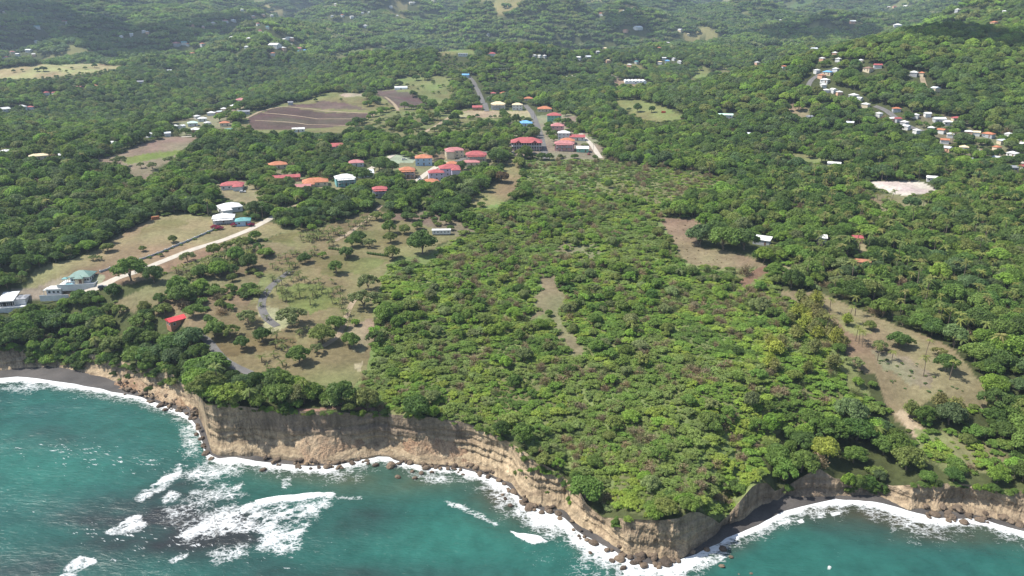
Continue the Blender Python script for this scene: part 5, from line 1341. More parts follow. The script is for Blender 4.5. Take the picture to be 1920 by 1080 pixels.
def container(u, v, wpx, mat, rot, label):
    c, w, d, dep = place(u, v, wpx, 0.42)
    root = empty('shipping_container', c, -math.atan2(c[0], c[1]) + rot); h = w * 0.43
    G = boxg(Geo(), -w / 2, w / 2, -d / 2, d / 2, -0.3, h)
    for i in range(18):
        x = -w / 2 + (i + 0.25) * w / 18
        for y in (-d / 2 - 0.05, d / 2): boxg(G, x, x + w / 36, y, y + 0.05, 0.1, h - 0.1)
    part('body', G, mat, root)
    for s in (0, 1): part('door', boxg(Geo(), w / 2 + 0.004, w / 2 + 0.06, -d / 2 + 0.05 + s * d / 2, -0.05 + s * d / 2, 0.1, h - 0.1), mat, root)
    tag(root, label, 'container'); AVOID.append((c[0], c[1], w * 0.6)); AVOID.append((c[0] * .98, c[1] * .98, w * 0.6))
container(292, 412, 13, paint('rust_steel', (0.34, 0.13, 0.06), 0.7, 0.3, 0.15), 0.2, 'rust brown container at the far corner of the tan field')
container(1244, 212, 8, paint('red_steel', (0.40, 0.07, 0.04), 0.7, 0.3, 0.1), 0.0, 'red container in the green pasture with two trees')
def car(u, v, colr, rot, label):
    P = hit(u, v)[0]; root = empty('car', P + np.array((0, 0, 0.12)), rot)
    mat = paint('car_paint_' + '_'.join(str(int(q * 100)) for q in colr), colr, 0.35, 0.5, 0.03)
    prof = [(-2.1, 0.35), (-2.1, 0.85), (-1.95, 0.95), (2.0, 0.85), (2.15, 0.7), (2.15, 0.35)]
    def ext(prof, hw, hw2):
        n = len(prof); G = Geo(); v_ = [(x, s * (hw if z < 1.2 else hw2), z) for s in (-1, 1) for x, z in prof]
        G.add(v_, [[i, (i + 1) % n, n + (i + 1) % n, n + i] for i in range(n)], 0.5); G.f += [list(range(n))[::-1], list(range(n, 2 * n))]; G.var += [0.5] * 2; return G
    part('body', ext(prof, 0.88, 0.88), mat, root)
    part('cabin', ext([(-1.9, 0.93), (-1.55, 1.45), (0.35, 1.45), (1.1, 0.9)], 0.80, 0.66), M_GLASS, root)
    part('roof_panel', boxg(Geo(), -1.5, 0.32, -0.62, 0.62, 1.452, 1.50), mat, root)
    for x in (-1.35, 1.35):
        for y in (-0.86, 0.86): wheel(root, x, y, 0.33, 0.33, 0.2)
    for y in (-0.6, 0.6): part('headlight', boxg(Geo(), 2.12, 2.17, y - 0.15, y + 0.15, 0.62, 0.74), M_FRAME, root)
    tag(root, label, 'car'); AVOID.append((P[0], P[1], 4.0)); AVOID.append((P[0] * .985, P[1] * .985, 3.0))
car(455, 361, (0.75, 0.75, 0.75), 0.3, 'white car in the dirt yard of the red roofed house')
car(1020, 291, (0.70, 0.70, 0.72), 1.3, 'white car on the village road')
car(1003, 289, (0.06, 0.07, 0.09), 0.2, 'dark car in front of the arcaded pink building')
car(962, 288, (0.45, 0.46, 0.48), 0.1, 'silver car at the left end of the arcaded building')
car(1104, 290, (0.35, 0.04, 0.04), 1.2, 'dark red car on the pale lane')
car(788, 338, (0.72, 0.72, 0.70), 0.8, 'white car on the street between red roofed houses')
car(192, 540, (0.10, 0.11, 0.13), 0.6, 'dark car on the concrete road by the green roofed villa')
car(758, 300, (0.70, 0.70, 0.68), 0.2, 'white car on the paved yard in the village')

# low white garden wall across the tan plot
def garden_wall():
    P = hit(*np.array([(188,511),(215,502),(240,495),(270,486),(300,475),(330,462),(355,452),(380,441),(402,431)], float).T)[:, :2]
    C = resample(P, 5.0); root = empty('garden_wall', (C[0][0], C[0][1], float(gz(*C[0]))))
    o0 = np.array(root.location)
    for i in range(len(C) - 1):
        a, b = C[i], C[i + 1]; d = (b - a) / np.linalg.norm(b - a); n = np.array((-d[1], d[0])) * 0.14
        za, zb = float(gz(*a)), float(gz(*b))
        v = [(a - n, za - .5), (b - n, zb - .5), (b + n, zb - .5), (a + n, za - .5), (a - n, za + 1.0), (b - n, zb + 1.0), (b + n, zb + 1.0), (a + n, za + 1.0)]
        v = [np.r_[p, z] - o0 for p, z in v]; G = Geo(); G.add(v, [[0, 3, 2, 1], [4, 5, 6, 7], [0, 1, 5, 4], [1, 2, 6, 5], [2, 3, 7, 6], [3, 0, 4, 7]], 0.5)
        part('panel', G, wallm('grey'), root)
        q = np.r_[a, za] - o0
        part('pillar', boxg(Geo(), q[0] - 0.3, q[0] + 0.3, q[1] - 0.3, q[1] + 0.3, q[2] - 0.5, q[2] + 1.3), wallm('white'), root)
    tag(root, 'low pale garden wall with pillars crossing the tan plot', 'wall')
    return C
GWALL = garden_wall()

# ------------------------------------------------------------------ single trees and palms with their own label
# u, v of the trunk foot, crown width px, kind, colour, label
ISLE = [
 (548,612,55,'open0','sage','broad feathery grey-green tree on the lawn beside the driveway bend'),
 (492,641,30,'tree0','dark','round dark tree alone on the brown lawn right of the red roof'),
 (630,616,33,'tree1','mid','round green tree at the end of the sandy footpath'),
 (606,643,44,'tree2','olive','wide olive tree above the pair on the lower lawn'),
 (561,681,42,'tree3','mid','large dark green tree of the pair on the lower lawn'),
 (594,663,26,'open1','sage','thin grey-green tree of the pair on the lower lawn'),
 (658,651,32,'tree0','mid','tall bushy tree at the bare lawn corner against the scrub'),
 (666,610,16,'tree1','fresh','small bright green tree behind the bushy corner tree'),
 (517,713,31,'tree2','dark','dark tree at the lower lawn edge above the cliff'),
 (682,578,46,'open0','sage','huge grey-green tree where the lawn meets the scrub'),
 (404,633,40,'tree1','mid','left one of two joined trees above the grey driveway'),
 (432,632,36,'open1','olive','olive one of two joined trees above the grey driveway'),
 (455,656,30,'tree3','dark','dark oval tree on the brown lawn by the driveway'),
 (466,609,38,'open0','sage','spreading grey tree left of the palm driveway'),
 (309,590,30,'tree0','olive','olive bushy tree on the bare ground left of the rock pile'),
 (365,594,32,'tree2','mid','bushy tree just below the dark rock pile'),
 (225,592,28,'open1','olive','low olive tree beside the sandy drive on the left'),
 (585,434,18,'tree1','fresh','bright green round tree at the upper left lawn edge'),
 (730,438,27,'tree0','mid','first of two trees at the far lawn corner'),
 (759,438,21,'tree1','olive','second of two trees at the far lawn corner'),
 (783,430,20,'tree2','mid','low tree between the lawn and the white mobile home'),
 (732,455,25,'tree3','olive','flat-topped tree in the middle of the far lawn'),
 (672,453,28,'tree0','dark','dark tree, topmost of the clump on the far lawn'),
 (693,463,25,'open1','sage','greyish tree of the clump on the far lawn'),
 (662,463,25,'tree2','mid','left tree of the clump on the far lawn'),
 (650,484,30,'tree1','dark','round dark tree by the clipped hedge'),
 (605,483,16,'open0','fresh','small light tree left of the clipped hedge'),
 (630,513,30,'tree3','mid','round tree alone on the middle lawn'),
 (572,493,24,'tree0','dark','dark tree at the left edge of the middle lawn'),
 (735,485,30,'tree2','olive','tree where the middle lawn meets the scrub'),
 (792,476,48,'tree0','dark','broad dark tree crowning the scrub beside the mobile home'),
 (730,416,24,'tree1','mid','bush-like tree behind the far lawn'),
 (707,413,24,'tree3','olive','olive tree at the top of the palm track'),
 (690,545,40,'open1','sage','tall grey-green tree at the upper end of the scrub edge'),
 (175,488,15,'open0','sage','slim left tree of the pair on the tan plot'),
 (187,488,13,'open1','sage','slim right tree of the pair on the tan plot'),
 (202,472,23,'tree1','olive','leaning tree at the wood edge of the tan plot'),
 (268,471,13,'tree2','olive','slender tree beside the middle of the garden wall'),
 (325,455,17,'tree0','olive','round tree on the tan plot near the white house'),
 (352,491,27,'open0','sage','bare-limbed tree between the garden wall and the palm hedge'),
 (265,491,8,'tree3','fresh','tiny tree between garden wall and concrete road'),
 (402,478,24,'tree1','olive','tree beside the concrete road, lower of three'),
 (425,471,24,'open1','olive','tree beside the concrete road, middle of three'),
 (452,468,34,'open0','olive','tree beside the concrete road, upper of three'),
 (247,527,50,'tree0','mid','large green tree in front of the green roofed villa'),
 (290,530,36,'tree2','dark','dark tree right of the large one by the concrete road'),
 (1510,571,20,'tree0','mid','round tree at the top of the dry right-hand clearing'),
 (1682,651,38,'tree1','dark','large round dark tree in the middle of the dry clearing'),
 (1772,696,40,'tree3','dark','dome-shaped dark tree at the right of the dry clearing'),
 (1648,659,30,'open0','sage','thin grey tree left of the large one in the dry clearing'),
 (1701,650,24,'open1','olive','olive tree touching the large dark one in the clearing'),
 (1572,662,24,'tree2','mid','tree at the left edge of the dry clearing'),
 (1600,690,32,'open1','sage','grey bushy tree at the lower left of the dry clearing'),
 (1607,723,20,'tree0','fresh','bright green tree by the lower left clearing edge'),
 (1635,726,17,'tree1','mid','small green tree alone by the lower clearing edge'),
 (1760,667,25,'open0','straw','pale dry tree between the dome tree and the road edge'),
 (1630,618,22,'tree2','olive','low bush-like tree among the clearing\'s tall palms'),
 (1312,459,50,'tree0','blue','left one of two great trees in the middle clearing'),
 (1357,468,58,'tree2','mid','right one of two great trees in the middle clearing'),
 (1340,442,40,'tree1','dark','dark tree behind the two great clearing trees'),
 (1395,468,46,'tree3','dark','dark tree between the great trees and the white roof'),
 (1243,416,9,'tree1','mid','tiny tree at the top of the middle clearing'),
 (1195,210,17,'tree0','dark','larger tree in the green pasture'),
 (1222,211,13,'tree2','dark','smaller tree in the green pasture'),
 (1395,515,34,'bare0','grey','leafless grey tree at the foot of the middle clearing'),
 (1142,352,16,'tree1','dark','dark round tree alone in the low scrub field'),
 (793,270,26,'tree0','dark','dark tree in the paved village yard'),
 (800,280,30,'tree2','dark','dark round tree behind the pale blue house'),
 (935,310,34,'tree3','dark','large tree right of the largest red roof'),
 (940,342,28,'tree1','brown','brown-leaved tree at the edge of the dry strip'),
 (1016,300,18,'tree2','dark','tall dark tree by the village road end'),
 (1030,300,16,'tree0','dark','smaller dark tree by the village road end'),
 (712,320,30,'tree1','dark','dark tree beside the bluish roof in the village'),
 (682,345,34,'tree3','dark','dark tree right of the turquoise-walled house'),
 (70,134,9,'tree0','dark','left tree of the clump on the far left pasture'),(82,134,12,'tree1','dark','biggest tree on the far left pasture'),
 (112,133,6,'tree2','olive','tiny tree right of the clump on the far left pasture'),(26,136,6,'tree0','olive','tiny tree at the left end of the pasture'),
 (42,134,7,'open0','sage','tiny pale tree in the left half of the pasture'),(125,136,6,'tree3','olive','lower tiny tree in the middle of the pasture'),
 (135,130,6,'tree1','olive','upper tiny tree in the middle of the pasture'),(160,130,7,'tree2','olive','tiny tree at the right end of the pasture'),(178,127,9,'tree0','dark','dark tree at the right corner of the pasture'),
 (1545,856,46,'tree1','lime','bright yellow-green tree above the small right-hand beach'),(1510,818,34,'tree0','fresh','tall bright tree at the top of the ravine'),(1700,880,56,'tree2','olive','wide olive tree above the grey cliff right of the beach'),(1600,868,44,'tree3','mid','green tree at the right end of the small beach'),
 (1562,806,40,'tree0','fresh','bright tree left of the sandy clearing tip'),(1790,884,36,'tree1','mid','rounded tree above the right-hand rocks'),(1870,905,40,'tree2','fresh','light green tree above the cliff at the right edge'),
 (286,318,20,'open0','sage','thin tall tree on the lower brown field'),(265,315,14,'open1','sage','thin short tree on the lower brown field'),(322,308,24,'open0','sage','grey tree at the right corner of the brown field'),
 (225,312,26,'open1','sage','grey tree at the left corner of the brown field'),
]
def plant_object(name, proto, loc, s, rot, tint, label, cat, group=None, parts=True):
    p = PROTO[proto]
    col = [float(q) for q in tint] + [1.0]
    if not parts:
        o = obj(name, p['whole'], None, loc, rot); o.scale = (s, s * random.uniform(0.8, 1.2), s * 0.78); o['tint'] = col
        return tag(o, label, cat, group)
    root = empty(name, loc, rot); e = random.uniform(0.85, 1.15); root.scale = (s * e, s / e, s * random.uniform(0.85, 1.1))
    for pn, me in p['parts']:
        c = obj(pn, me, root); c['tint'] = col
    return tag(root, label, cat, group)
n_iso = 0
ISO = []
P = hit(*np.array([(q[0], q[1]) for q in ISLE], float).T)
for q, p in zip(ISLE, P):
    u, v, wpx, pr, tc, lab = q
    s = wpx * project(*p)[2] / F_PX / (2 * PROTO[pr]['R'] * 1.02)
    ISO.append((p, s, pr, GREENS[tc] * random.uniform(0.92, 1.1), lab)); AVOID.append((p[0], p[1], s * PROTO[pr]['R'] * 0.95))
    vd = p[:2] / np.linalg.norm(p[:2]); h = s * PROTO[pr]['R'] * 1.2
    if wpx > 12 and not (u > 1480 and v > 790): AVOID.append((p[0] - vd[0] * h, p[1] - vd[1] * h, h * 0.8))
for p, s, pr, tc, lab in ISO:
    plant_object('leafless_tree' if pr.startswith('bare') else 'tree', pr, (p[0], p[1], p[2] - 0.1), s, random.uniform(0, 6.28), tc, lab, 'tree')
    n_iso += 1

scatter()

# young palms on the estate lawns, tall palms in the dry clearing
def poly_points(pix, n, rg):
    Q = np.array(pix, float); out = []
    while len(out) < n:
        u = rg.uniform(Q[:, 0].min(), Q[:, 0].max(), n * 3); v = rg.uniform(Q[:, 1].min(), Q[:, 1].max(), n * 3)
        for a, b, ok in zip(u, v, inside(Q, u, v)):
            if ok and len(out) < n and all((a - c) ** 2 + ((b - d) * 2) ** 2 > 30 for c, d in out): out.append((a, b))
    return np.array(out)
young = []
for pix, n, g, w in [([(505,520),(600,515),(655,555),(648,598),(610,570),(540,585)], 38, 'young palms round the green lawn by the driveway', 'young palm by the green lawn along the driveway'),
   ([(560,442),(640,425),(690,402),(702,415),(655,445),(605,470),(562,480)], 50, 'young palms along the far lawn', 'young palm in the rows along the sandy track'),
   ([(322,512),(400,490),(450,470),(480,466),(470,490),(420,515),(350,527)], 62, 'bushy palms below the concrete road', 'bushy yellowish palm in the dense belt below the concrete road'),
   ([(520,480),(560,470),(600,475),(560,505),(530,525),(505,520)], 26, 'palms at the driveway top', 'palm beside the upper end of the driveway'),
   ([(478,545),(500,540),(510,610),(530,650),(520,660),(495,610)], 10, 'palms at the driveway bend', 'young palm at the bend of the driveway')]:
    for a, b in poly_points(pix, n, rng): young.append((a, b, g, w))
for a, b in [(491,679),(514,670),(531,659),(545,642),(562,630),(530,687),(503,692),(575,622),(655,602),(652,592)]: young.append((a, b, 'palms on the lower lawn', 'small palm in the line on the lower lawn'))
P = hit(*np.array([(q[0], q[1]) for q in young]).T)
palms_done = 0
for q, p in zip(young, P):
    dense = 'dense belt' in q[3]
    plant_object('palm', random.choice(['palm3', 'palm4', 'palm3']), p, random.uniform(0.85, 1.5) * (1.15 if dense else 1), random.uniform(0, 6.28), (GREENS['palmy'] * 0.75 + GREENS['palm'] * 0.3 if dense and random.random() < 0.6 else GREENS['palm'] * 0.72) * random.uniform(0.8, 1.2), q[3], 'palm', q[2]); palms_done += 1
TALL = [(1604,640,32,'tall palm, left of three together in the dry clearing'),(1610,644,30,'tall palm, middle of three together in the dry clearing'),(1616,651,30,'tall palm, right of three together in the dry clearing'),(1645,676,34,'tall leaning palm in the centre of the dry clearing'),(1672,676,20,'short bushy palm below the large round clearing tree'),
 (1731,706,36,'tall palm left of the dome-shaped clearing tree'),(1780,712,38,'tall bare palm right of the dome-shaped clearing tree'),(1735,668,32,'tall palm above the dome-shaped clearing tree'),(1590,607,36,'tall palm at the top of the dry clearing'),(1555,586,30,'tall palm near the upper left corner of the dry clearing'),(1603,592,34,'tall palm at the upper edge of the dry clearing'),(1578,632,12,'short palm on the left of the dry clearing')]
for (u, v, hpx, lab) in TALL:
    p = hit(u, v)[0]; h = hpx * project(*p)[2] / F_PX / 0.9
    pr = 'palm1' if hpx > 25 else 'palm2'
    plant_object('palm', pr, p, h / PROTO[pr]['H'], random.uniform(0, 6.28), (GREENS['palmy'] * 0.7 + GREENS['palm'] * 0.3) * random.uniform(0.85, 1.15), lab, 'palm'); palms_done += 1
# shrubs along the garden wall
for c in GWALL[::1]:
    if random.random() < 0.8:
        x, y = c[0] + random.uniform(-1, 1), c[1] - random.uniform(0.6, 1.4)
        put(np.array([x]), np.array([y]), random.uniform(0.3, 0.55), IDX[f'shrub{random.randint(0, 3)}'], np.array([GREENS['mid'] * random.uniform(0.8, 1.2)]), 'shrub')
# bougainvillea by the white house
for (u, v) in ((403,428),(412,430),(440,424),(470,424)):
    p = hit(u, v)[0]; plant_object('flowering_shrub', f'shrub{random.randint(0,3)}', p, 0.9, 0.3, np.array((0.30, 0.04, 0.09)), 'magenta flowering bush by the white house at the concrete road', 'shrub', 'magenta bushes', parts=False)
# tufts on the dry clearing
Q = poly_points([(1640,665),(1740,670),(1800,720),(1840,760),(1740,745),(1660,720)], 34, rng); P = hit(Q[:, 0], Q[:, 1])
put(P[:, 0], P[:, 1], rng.uniform(0.14, 0.36, len(P)), pick(('shrub', 4), len(P)), tints(['blue', 'sage', 'dark'], [2, 2, 1], len(P), rng), 'shrub')
Q = poly_points([(1235,412),(1300,412),(1310,470),(1400,492),(1300,495),(1270,465)], 40, rng); P = hit(Q[:, 0], Q[:, 1])
put(P[:, 0], P[:, 1], rng.uniform(0.1, 0.22, len(P)), pick(('bare', 2), len(P)), tints(['brown', 'grey'], [2, 1], len(P), rng), 'bare')

# ------------------------------------------------------------------ the rest of the plants: the largest in view singly, the mass as one object per kind
A = {k: np.concatenate(v) for k, v in PL.items()}
U_, V_, dep_ = project(A['x'], A['y'], A['z'])
Rk = np.array([PROTO[n]['R'] for n in NAMES])[A['sp']]
px = A['s'] * Rk / dep_
inview = (U_ > -10) & (U_ < 1930) & (V_ > -5) & (V_ < 1090)
single = np.zeros(len(px), bool)
def top(cat, n):
    ii = np.nonzero((A['cat'] == cat) & inview)[0]
    ii = ii[np.argsort(-px[ii])][:max(0, n)]
    single[ii] = True
    return ii
MARKS = [(332,610,'beside the bright red roof'),(60,600,'in front of the white modern villa'),(200,560,'near the green roofed villa'),(150,660,'over the dark beach of the left bay'),(290,670,'above the crumbling left bay cliff'),(390,720,'at the corner of the left bay'),(470,735,'above the left end of the long cliff'),(600,750,'between the brown lawn and the cliff'),
 (720,750,'above the middle of the long cliff'),(860,770,'above the right end of the long cliff'),(960,800,'where the coast turns to the headland'),(1080,880,'along the headland\'s sunlit edge'),(1200,930,'on the headland tip'),(1330,900,'on the shaded side of the headland'),(1440,830,'in the dark ravine'),(1530,850,'over the small right-hand beach'),(1620,880,'at the right end of the small beach'),(1720,870,'below the sandy clearing tip'),(1850,880,'above the right-hand rocks'),
 (1880,740,'right of the dry clearing\'s lower end'),(1600,760,'left of the sandy clearing tip'),(1480,720,'left of the dry clearing'),(1500,620,'at the upper left of the dry clearing'),(1700,580,'beyond the dry clearing'),(1850,620,'right of the dry clearing'),(1350,780,'in the scrub behind the ravine'),(1200,820,'in the scrub behind the headland'),(1080,760,'in the lower middle of the scrub'),(920,700,'in the scrub behind the long cliff'),(760,660,'in the scrub beside the brown lawn'),(740,560,'in the scrub by the huge lawn-edge tree'),
 (900,560,'in the upper left scrub'),(1020,600,'around the sandy gap in the scrub'),(1180,640,'in the scrub right of the sandy gap'),(1300,600,'in the upper right scrub'),(1420,640,'in the scrub near the straw bamboo'),(1750,480,'in the right-hand palm woods'),(1600,480,'around the rusty roof in the right-hand woods'),(1880,500,'at the right edge of the palm woods'),(440,560,'beside the palm driveway'),(300,560,'near the dark rock pile'),(120,450,'in the wood left of the tan plot'),(40,520,'at the left edge by the tan plot'),(620,370,'below the red roofed houses')]
def where(u, v):
    return min(MARKS, key=lambda m: (m[0] - u) ** 2 + ((m[1] - v) * 1.5) ** 2)[2]
for i in top('tree', 300 - n_iso):
    w = where(U_[i], V_[i]); nm = NAMES[A['sp'][i]]
    tn = A['tint'][i].mean(); tone = ('large ' if A['s'][i] > 0.85 else 'smaller ') + ('pale' if tn > 0.14 else ('dark' if tn < 0.085 else 'fresh'))
    plant_object('tree', nm, (A['x'][i], A['y'][i], A['z'][i] - 0.1), A['s'][i], A['rot'][i], A['tint'][i], f'{tone} green tree among others {w}', 'tree', f'{tone} trees {w}')
for i in top('palm', 300 - palms_done):
    plant_object('palm', NAMES[A['sp'][i]], (A['x'][i], A['y'][i], A['z'][i]), A['s'][i], A['rot'][i], A['tint'][i], f'coconut palm standing {where(U_[i], V_[i])}', 'palm', f'coconut palms {where(U_[i], V_[i])}')
def sh_tone(i):
    c = A['tint'][i]; return 'pale' if c.mean() > 0.17 else ('olive' if c[0] > 0.72 * c[1] else 'green')
for i in top('shrub', 300):
    w = where(U_[i], V_[i]); plant_object('shrub', NAMES[A['sp'][i]], (A['x'][i], A['y'][i], A['z'][i] - 0.1), A['s'][i], A['rot'][i], A['tint'][i], f'{sh_tone(i)} leafy shrub packed among others {w}', 'shrub', f'{sh_tone(i)} leafy shrubs {w}', parts=False)
for i in top('bare', 250):
    w = where(U_[i], V_[i]); plant_object('leafless_shrub', NAMES[A['sp'][i]], (A['x'][i], A['y'][i], A['z'][i] - 0.1), A['s'][i], A['rot'][i], A['tint'][i], f'leafless grey shrub {w}', 'shrub', f'leafless shrubs {w}', parts=False)
for i in top('bamboo', 60):
    w = where(U_[i], V_[i]); plant_object('bamboo_clump', NAMES[A['sp'][i]], (A['x'][i], A['y'][i], A['z'][i] - 0.1), A['s'][i], A['rot'][i], A['tint'][i], f'straw coloured arching bamboo clump {w}', 'bamboo', f'bamboo clumps {w}')

ng = bpy.data.node_groups.new('plant_mass', 'GeometryNodeTree')
ng.interface.new_socket('Geometry', in_out='INPUT', socket_type='NodeSocketGeometry')
ng.interface.new_socket('Geometry', in_out='OUTPUT', socket_type='NodeSocketGeometry')
gi, go = ng.nodes.new('NodeGroupInput'), ng.nodes.new('NodeGroupOutput')
iop = ng.nodes.new('GeometryNodeInstanceOnPoints'); ci = ng.nodes.new('GeometryNodeCollectionInfo')
ci.inputs['Collection'].default_value = PCOL; ci.inputs['Separate Children'].default_value = True; ci.inputs['Reset Children'].default_value = True
def na(nm, typ):
    n = ng.nodes.new('GeometryNodeInputNamedAttribute'); n.data_type = typ; n.inputs['Name'].default_value = nm
    return [o for o in n.outputs if o.enabled and o.name == 'Attribute'][0]
ng.links.new(gi.outputs[0], iop.inputs['Points']); ng.links.new(ci.outputs[0], iop.inputs['Instance'])
iop.inputs['Pick Instance'].default_value = True
ng.links.new(na('kind_index', 'INT'), iop.inputs['Instance Index'])
ng.links.new(na('turn', 'FLOAT_VECTOR'), iop.inputs['Rotation'])
ng.links.new(na('size', 'FLOAT_VECTOR'), iop.inputs['Scale'])
ng.links.new(iop.outputs[0], go.inputs[0])
def mass(name, sel, label, cat):
    ii = np.nonzero(sel & ~single)[0]
    me = bpy.data.meshes.new(name); n = len(ii)
    me.vertices.add(n); me.vertices.foreach_set('co', np.stack([A['x'][ii], A['y'][ii], A['z'][ii] - 0.1], -1).astype(np.float32).ravel())
    at = me.attributes.new('kind_index', 'INT', 'POINT'); at.data.foreach_set('value', A['sp'][ii].astype(np.int32))
    at = me.attributes.new('turn', 'FLOAT_VECTOR', 'POINT'); at.data.foreach_set('vector', np.stack([0 * A['rot'][ii], 0 * A['rot'][ii], A['rot'][ii]], -1).astype(np.float32).ravel())
    ex = rng.uniform(0.78, 1.25, n); low_ = np.where(A['cat'][ii] == 'shrub', 0.66, 1.0)
    sz = A['s'][ii][:, None] * np.stack([ex, 1 / ex, rng.uniform(0.75, 1.2, n) * low_], -1)
    at = me.attributes.new('size', 'FLOAT_VECTOR', 'POINT'); at.data.foreach_set('vector', sz.astype(np.float32).ravel())
    at = me.attributes.new('tint', 'FLOAT_COLOR', 'POINT'); at.data.foreach_set('color', np.c_[A['tint'][ii], np.ones(n)].astype(np.float32).ravel())
    me.update()
    o = obj(name, me); md = o.modifiers.new('plants', 'NODES'); md.node_group = ng
    tag(o, label, cat, kind='stuff')
    print(name, n)
mass('woodland', A['cat'] == 'tree', 'dense green woodland spreading behind the cliff and round the fields', 'woodland')
mass('scrub', (A['cat'] == 'shrub') | (A['cat'] == 'bare'), 'dense olive green scrub covering the middle of the land', 'scrub')
mass('palm_grove', (A['cat'] == 'palm') | (A['cat'] == 'bamboo'), 'yellowish coconut palms mixed through the right-hand woods', 'palms')
mass('hill_forest', A['cat'] == 'far', 'green forest over the far hills', 'forest')

# clipped hedges on the far lawn
def hedge(pix, label):
    P = hit(*np.array(pix, float).T)[:, :2]; C = resample(P, 1.3); o0 = np.r_[C[0], float(gz(*C[0]))]; G = Geo(); rg = np.random.default_rng(int(pix[0][0]))
    for c in C:
        q = np.r_[c, float(gz(*c)) + 0.55] - o0; v, f = ICO1
        G.add(q + v * np.array((0.85, 0.85, 0.75)), f, rg.uniform(0.2, 0.7, len(f)))
        D = rg.normal(0, 1, (40, 3)); D[:, 2] = np.abs(D[:, 2]); D /= np.linalg.norm(D, axis=1)[:, None]
        cards(G, q + D * np.array((0.95, 0.95, 0.85)), D, 0.3, rg)
    o = obj('hedge', G.mesh('hedge', [M_LEAF]), None, tuple(o0)); o['tint'] = [*GREENS['dark'], 1.0]; tag(o, label, 'hedge')
hedge([(618,467),(628,468),(638,470)], 'short clipped hedge left of the round dark tree')
hedge([(690,476),(705,478),(726,481)], 'longer clipped hedge on the far lawn by the scrub')

# utility poles by the roads
def pole(u, v, label):
    p_ = hit(u, v)[0]; root = empty('utility_pole', p_, -math.atan2(p_[0], p_[1]) + 0.5)
    G = Geo(); G.tube([(0, 0, -0.5), (0, 0, 9)], [0.16, 0.11], 7); part('post', G, M_BARK, root)
    part('crossarm', boxg(Geo(), -1.0, 1.0, 0.12, 0.24, 8.2, 8.4), M_BARK, root)
    for x_ in (-0.85, 0, 0.85): part('insulator', boxg(Geo(), x_ - 0.06, x_ + 0.06, 0.13, 0.23, 8.404, 8.62), M_FRAME, root)
    tag(root, label, 'utility pole')
for u, v, w in ((493,412,'at the top of the concrete road'),(1010,262,'beside the village road behind the arcaded building'),(1002,222,'beside the village road near the blue roof'),(1112,284,'by the pale lane'),(900,186,'beside the uphill road'),(784,344,'on the street between red roofed houses')):
    pole(u, v, 'tall wooden utility pole ' + w)

# ------------------------------------------------------------------ boulders at the foot of the cliffs
t = NT('boulder_rock')
oi = t.n('ShaderNodeObjectInfo'); n1, n2 = t.noise(0.35, 4), t.noise(2.5, 4)
c = t.mix(oi.outputs['Random'], (0.075, 0.057, 0.043), (0.17, 0.127, 0.088))
c = t.mul(c, t.math('MULTIPLY', t.maprange(n1, 0.3, 0.7, 0.75, 1.2), t.maprange(n2, 0.3, 0.7, 0.8, 1.2)))
p = t.principled(c, 0.85, 0.25); t.bump(n2, p, 0.8, 0.25)
M_ROCK = t.m
ROCKS = []
for k in range(7):
    rg = np.random.default_rng(600 + k); v, f = ICO3
    n = np.zeros(len(v))
    for q in range(14):
        d = rg.normal(0, 1, 3); d /= np.linalg.norm(d); h = rg.uniform(0.62, 0.95)
        n = np.minimum(n, np.minimum(0, h - v @ d))
    w = v * (1 + n * 0.85)[:, None] + 0.0
    w = w * (1 + 0.05 * rg.normal(0, 1, (len(v), 1)) + 0.09 * fbm(v[:, 0] * 2 + k, v[:, 1] * 2 + v[:, 2] * 1.7, 66 + k, 3)[:, None])
    ROCKS.append(mesh('boulder', w * np.array((1, rg.uniform(0.7, 1.0), rg.uniform(0.55, 0.8))), f, [M_ROCK]))
def boulder(x, y, z, r, label, group):
    o = obj('boulder', random.choice(ROCKS), None, (x, y, z), random.uniform(0, 6.28)); o.rotation_euler[0] = random.uniform(-0.4, 0.4); o.rotation_euler[1] = random.uniform(-0.4, 0.4)
    o.scale = (r * random.uniform(0.85, 1.2), r, r * random.uniform(0.8, 1.1)); tag(o, label, 'boulder', group)
def stretch(u):
    if u < 400: return 'below the left bay cliff'
    if u < 715: return 'below the left half of the long cliff'
    if u < 960: return 'below the right half of the long cliff'
    if u < 1400: return 'round the foot of the headland'
    return 'below the right-hand cliffs'
BIG = [(493,882,12),(598,877,9),(612,876,15),(633,879,8),(641,878,8),(690,869,8),(704,873,12),(733,875,20),(746,895,11),(773,885,10),(778,897,12),(790,888,12),(810,886,9),(859,886,5),(868,890,7),(900,893,7),(955,921,13),(943,928,10),(948,936,10),(957,949,12),
 (963,924,14),(980,944,12),(992,954,20),(1003,950,14),(1030,960,16),(1047,964,14),(1075,994,9),(1088,1010,7),(1107,1037,11),(1148,1052,13),(1162,1050,22),(1182,1046,16),(1201,1042,26),(1207,1061,20),(1228,1058,14),(1248,1056,30),(1169,1066,13),(1272,1052,14),(1298,1036,13),(1325,1031,14),(1356,1030,16),(1371,1045,10),(1353,1062,13),(1408,1076,10),(1386,1078,6),
 (300,762,13),(310,769,11),(330,758,12),(345,766,12),(350,776,9),(365,786,10),(371,800,10),(368,815,9),(378,823,12),(382,838,11),(385,852,13),(396,861,10),
 (1752,966,20),(1785,972,16),(1808,981,13),(1845,973,10),(1768,952,15),(1780,955,14),(1793,957,16),(1803,960,10),(1880,972,20),(1895,978,16),(1910,984,16)]
for (u, v, wpx) in BIG:
    q = sea_hit(u, v); r = wpx * math.hypot(*q) * 1.2 / F_PX / 2
    size = 'large' if wpx >= 13 else 'medium'
    boulder(q[0], q[1], 0.15 * r, r, f'{size} brown boulder in the surf {stretch(u)}', f'{size} boulders {stretch(u)}')
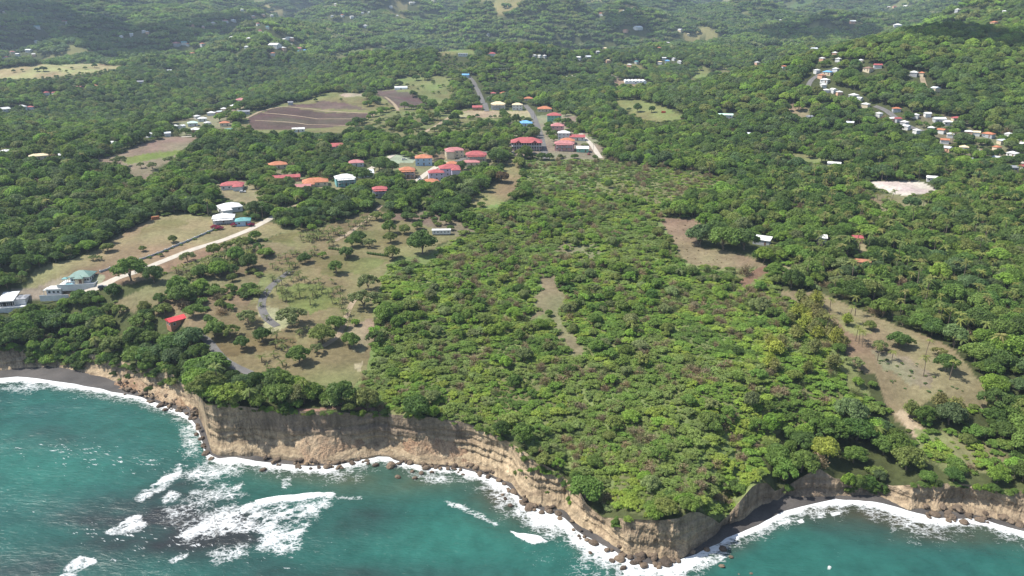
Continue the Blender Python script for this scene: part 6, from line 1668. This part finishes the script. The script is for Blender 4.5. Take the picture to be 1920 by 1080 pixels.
for (u0, u1, n) in ((262,398,62),(495,700,48),(735,955,42),(960,1290,56),(1740,1925,24)):
    for k in range(n):
        u = random.uniform(u0, u1); a = math.atan((u - 960) / (F_PX * 0.845))
        rw, rt = float(r_water(a)), float(r_toe(a)); r = random.triangular(0.35, 1.7, 0.6)
        d = random.uniform(rw - 1.5, rt + 1.5); zz = 0.15 + max(0, (d - rw)) * 0.22
        boulder(d * math.sin(a), d * math.cos(a), zz, r, f'small brown boulder in the rock heap {stretch(u)}', f'small boulders {stretch(u)}')
# dark rock pile on the bare ground left of the driveway
Q = poly_points([(332,575),(345,555),(358,548),(366,556),(352,572),(340,582)], 22, rng); P = hit(Q[:, 0], Q[:, 1])
for p in P: boulder(p[0], p[1], p[2] + 0.3, random.uniform(0.5, 1.3), 'dark stone in the rock pile left of the palm driveway', 'stones of the rock pile')

# ------------------------------------------------------------------ clouds high over the hills: their shadows lie on the land in view
t = NT('cloud_white'); t.principled((0.85, 0.85, 0.86), 1.0, 0.0); M_CLOUD = t.m
def cloud(spots, label):
    G = Geo(); rg = np.random.default_rng(len(label)); c0 = None
    for (u, v, rx, ry) in spots:
        p = hit(u, v)[0]; q = p + SUN_FROM * ((1500 - p[2]) / SUN_FROM[2])
        if c0 is None: c0 = q.copy()
        for k in range(7):
            v_, f = ICO2; c = q - c0 + np.array((rg.uniform(-.6, .6) * rx, rg.uniform(-.6, .6) * ry, rg.uniform(-10, 40)))
            n = 1 + 0.16 * fbm(v_[:, 0] * 2 + k, v_[:, 1] * 2 + v_[:, 2], 90 + k, 3)[:, None]
            G.add(c + v_ * n * np.array((rx * rg.uniform(.45, .75), ry * rg.uniform(.45, .75), 35)), f, 0.5)
    o = obj('cloud', G.mesh('cloud', [M_CLOUD]), None, tuple(c0)); tag(o, label, 'cloud')
cloud([(30, 66, 140, 210), (110, 64, 140, 210), (190, 62, 130, 180), (260, 60, 120, 170), (340, 55, 120, 170), (420, 48, 110, 150)], 'long cloud whose shadow crosses the hills at top left')
cloud([(1470, 66, 90, 140), (1530, 62, 100, 140)], 'small cloud shading the palm hills at upper right')
cloud([(1760, 68, 45, 60), (1820, 66, 50, 55)], 'cloud shading the ridge at the right edge')
cloud([(1165, 35, 70, 110)], 'lone cloud shading the hollow at top centre')

# ------------------------------------------------------------------ haze: the air between the camera and the far hills
G = boxg(Geo(), -14000, 14000, -3000, 13500, -4.0, 900)
t = NT('haze_air')
pv = t.n('ShaderNodeVolumePrincipled'); pv.inputs['Color'].default_value = (0.66, 0.82, 1.0, 1); pv.inputs['Density'].default_value = 0.00010; pv.inputs['Anisotropy'].default_value = 0.2
t.l(pv.outputs[0], t.out.inputs['Volume'])
hz = obj('haze', G.mesh('haze', [t.m])); tag(hz, 'thin bluish haze over the far hills', 'haze', kind='stuff')
print('script seconds', time.time() - T0, 'houses', HOUSES, 'objects', len(bpy.data.objects))
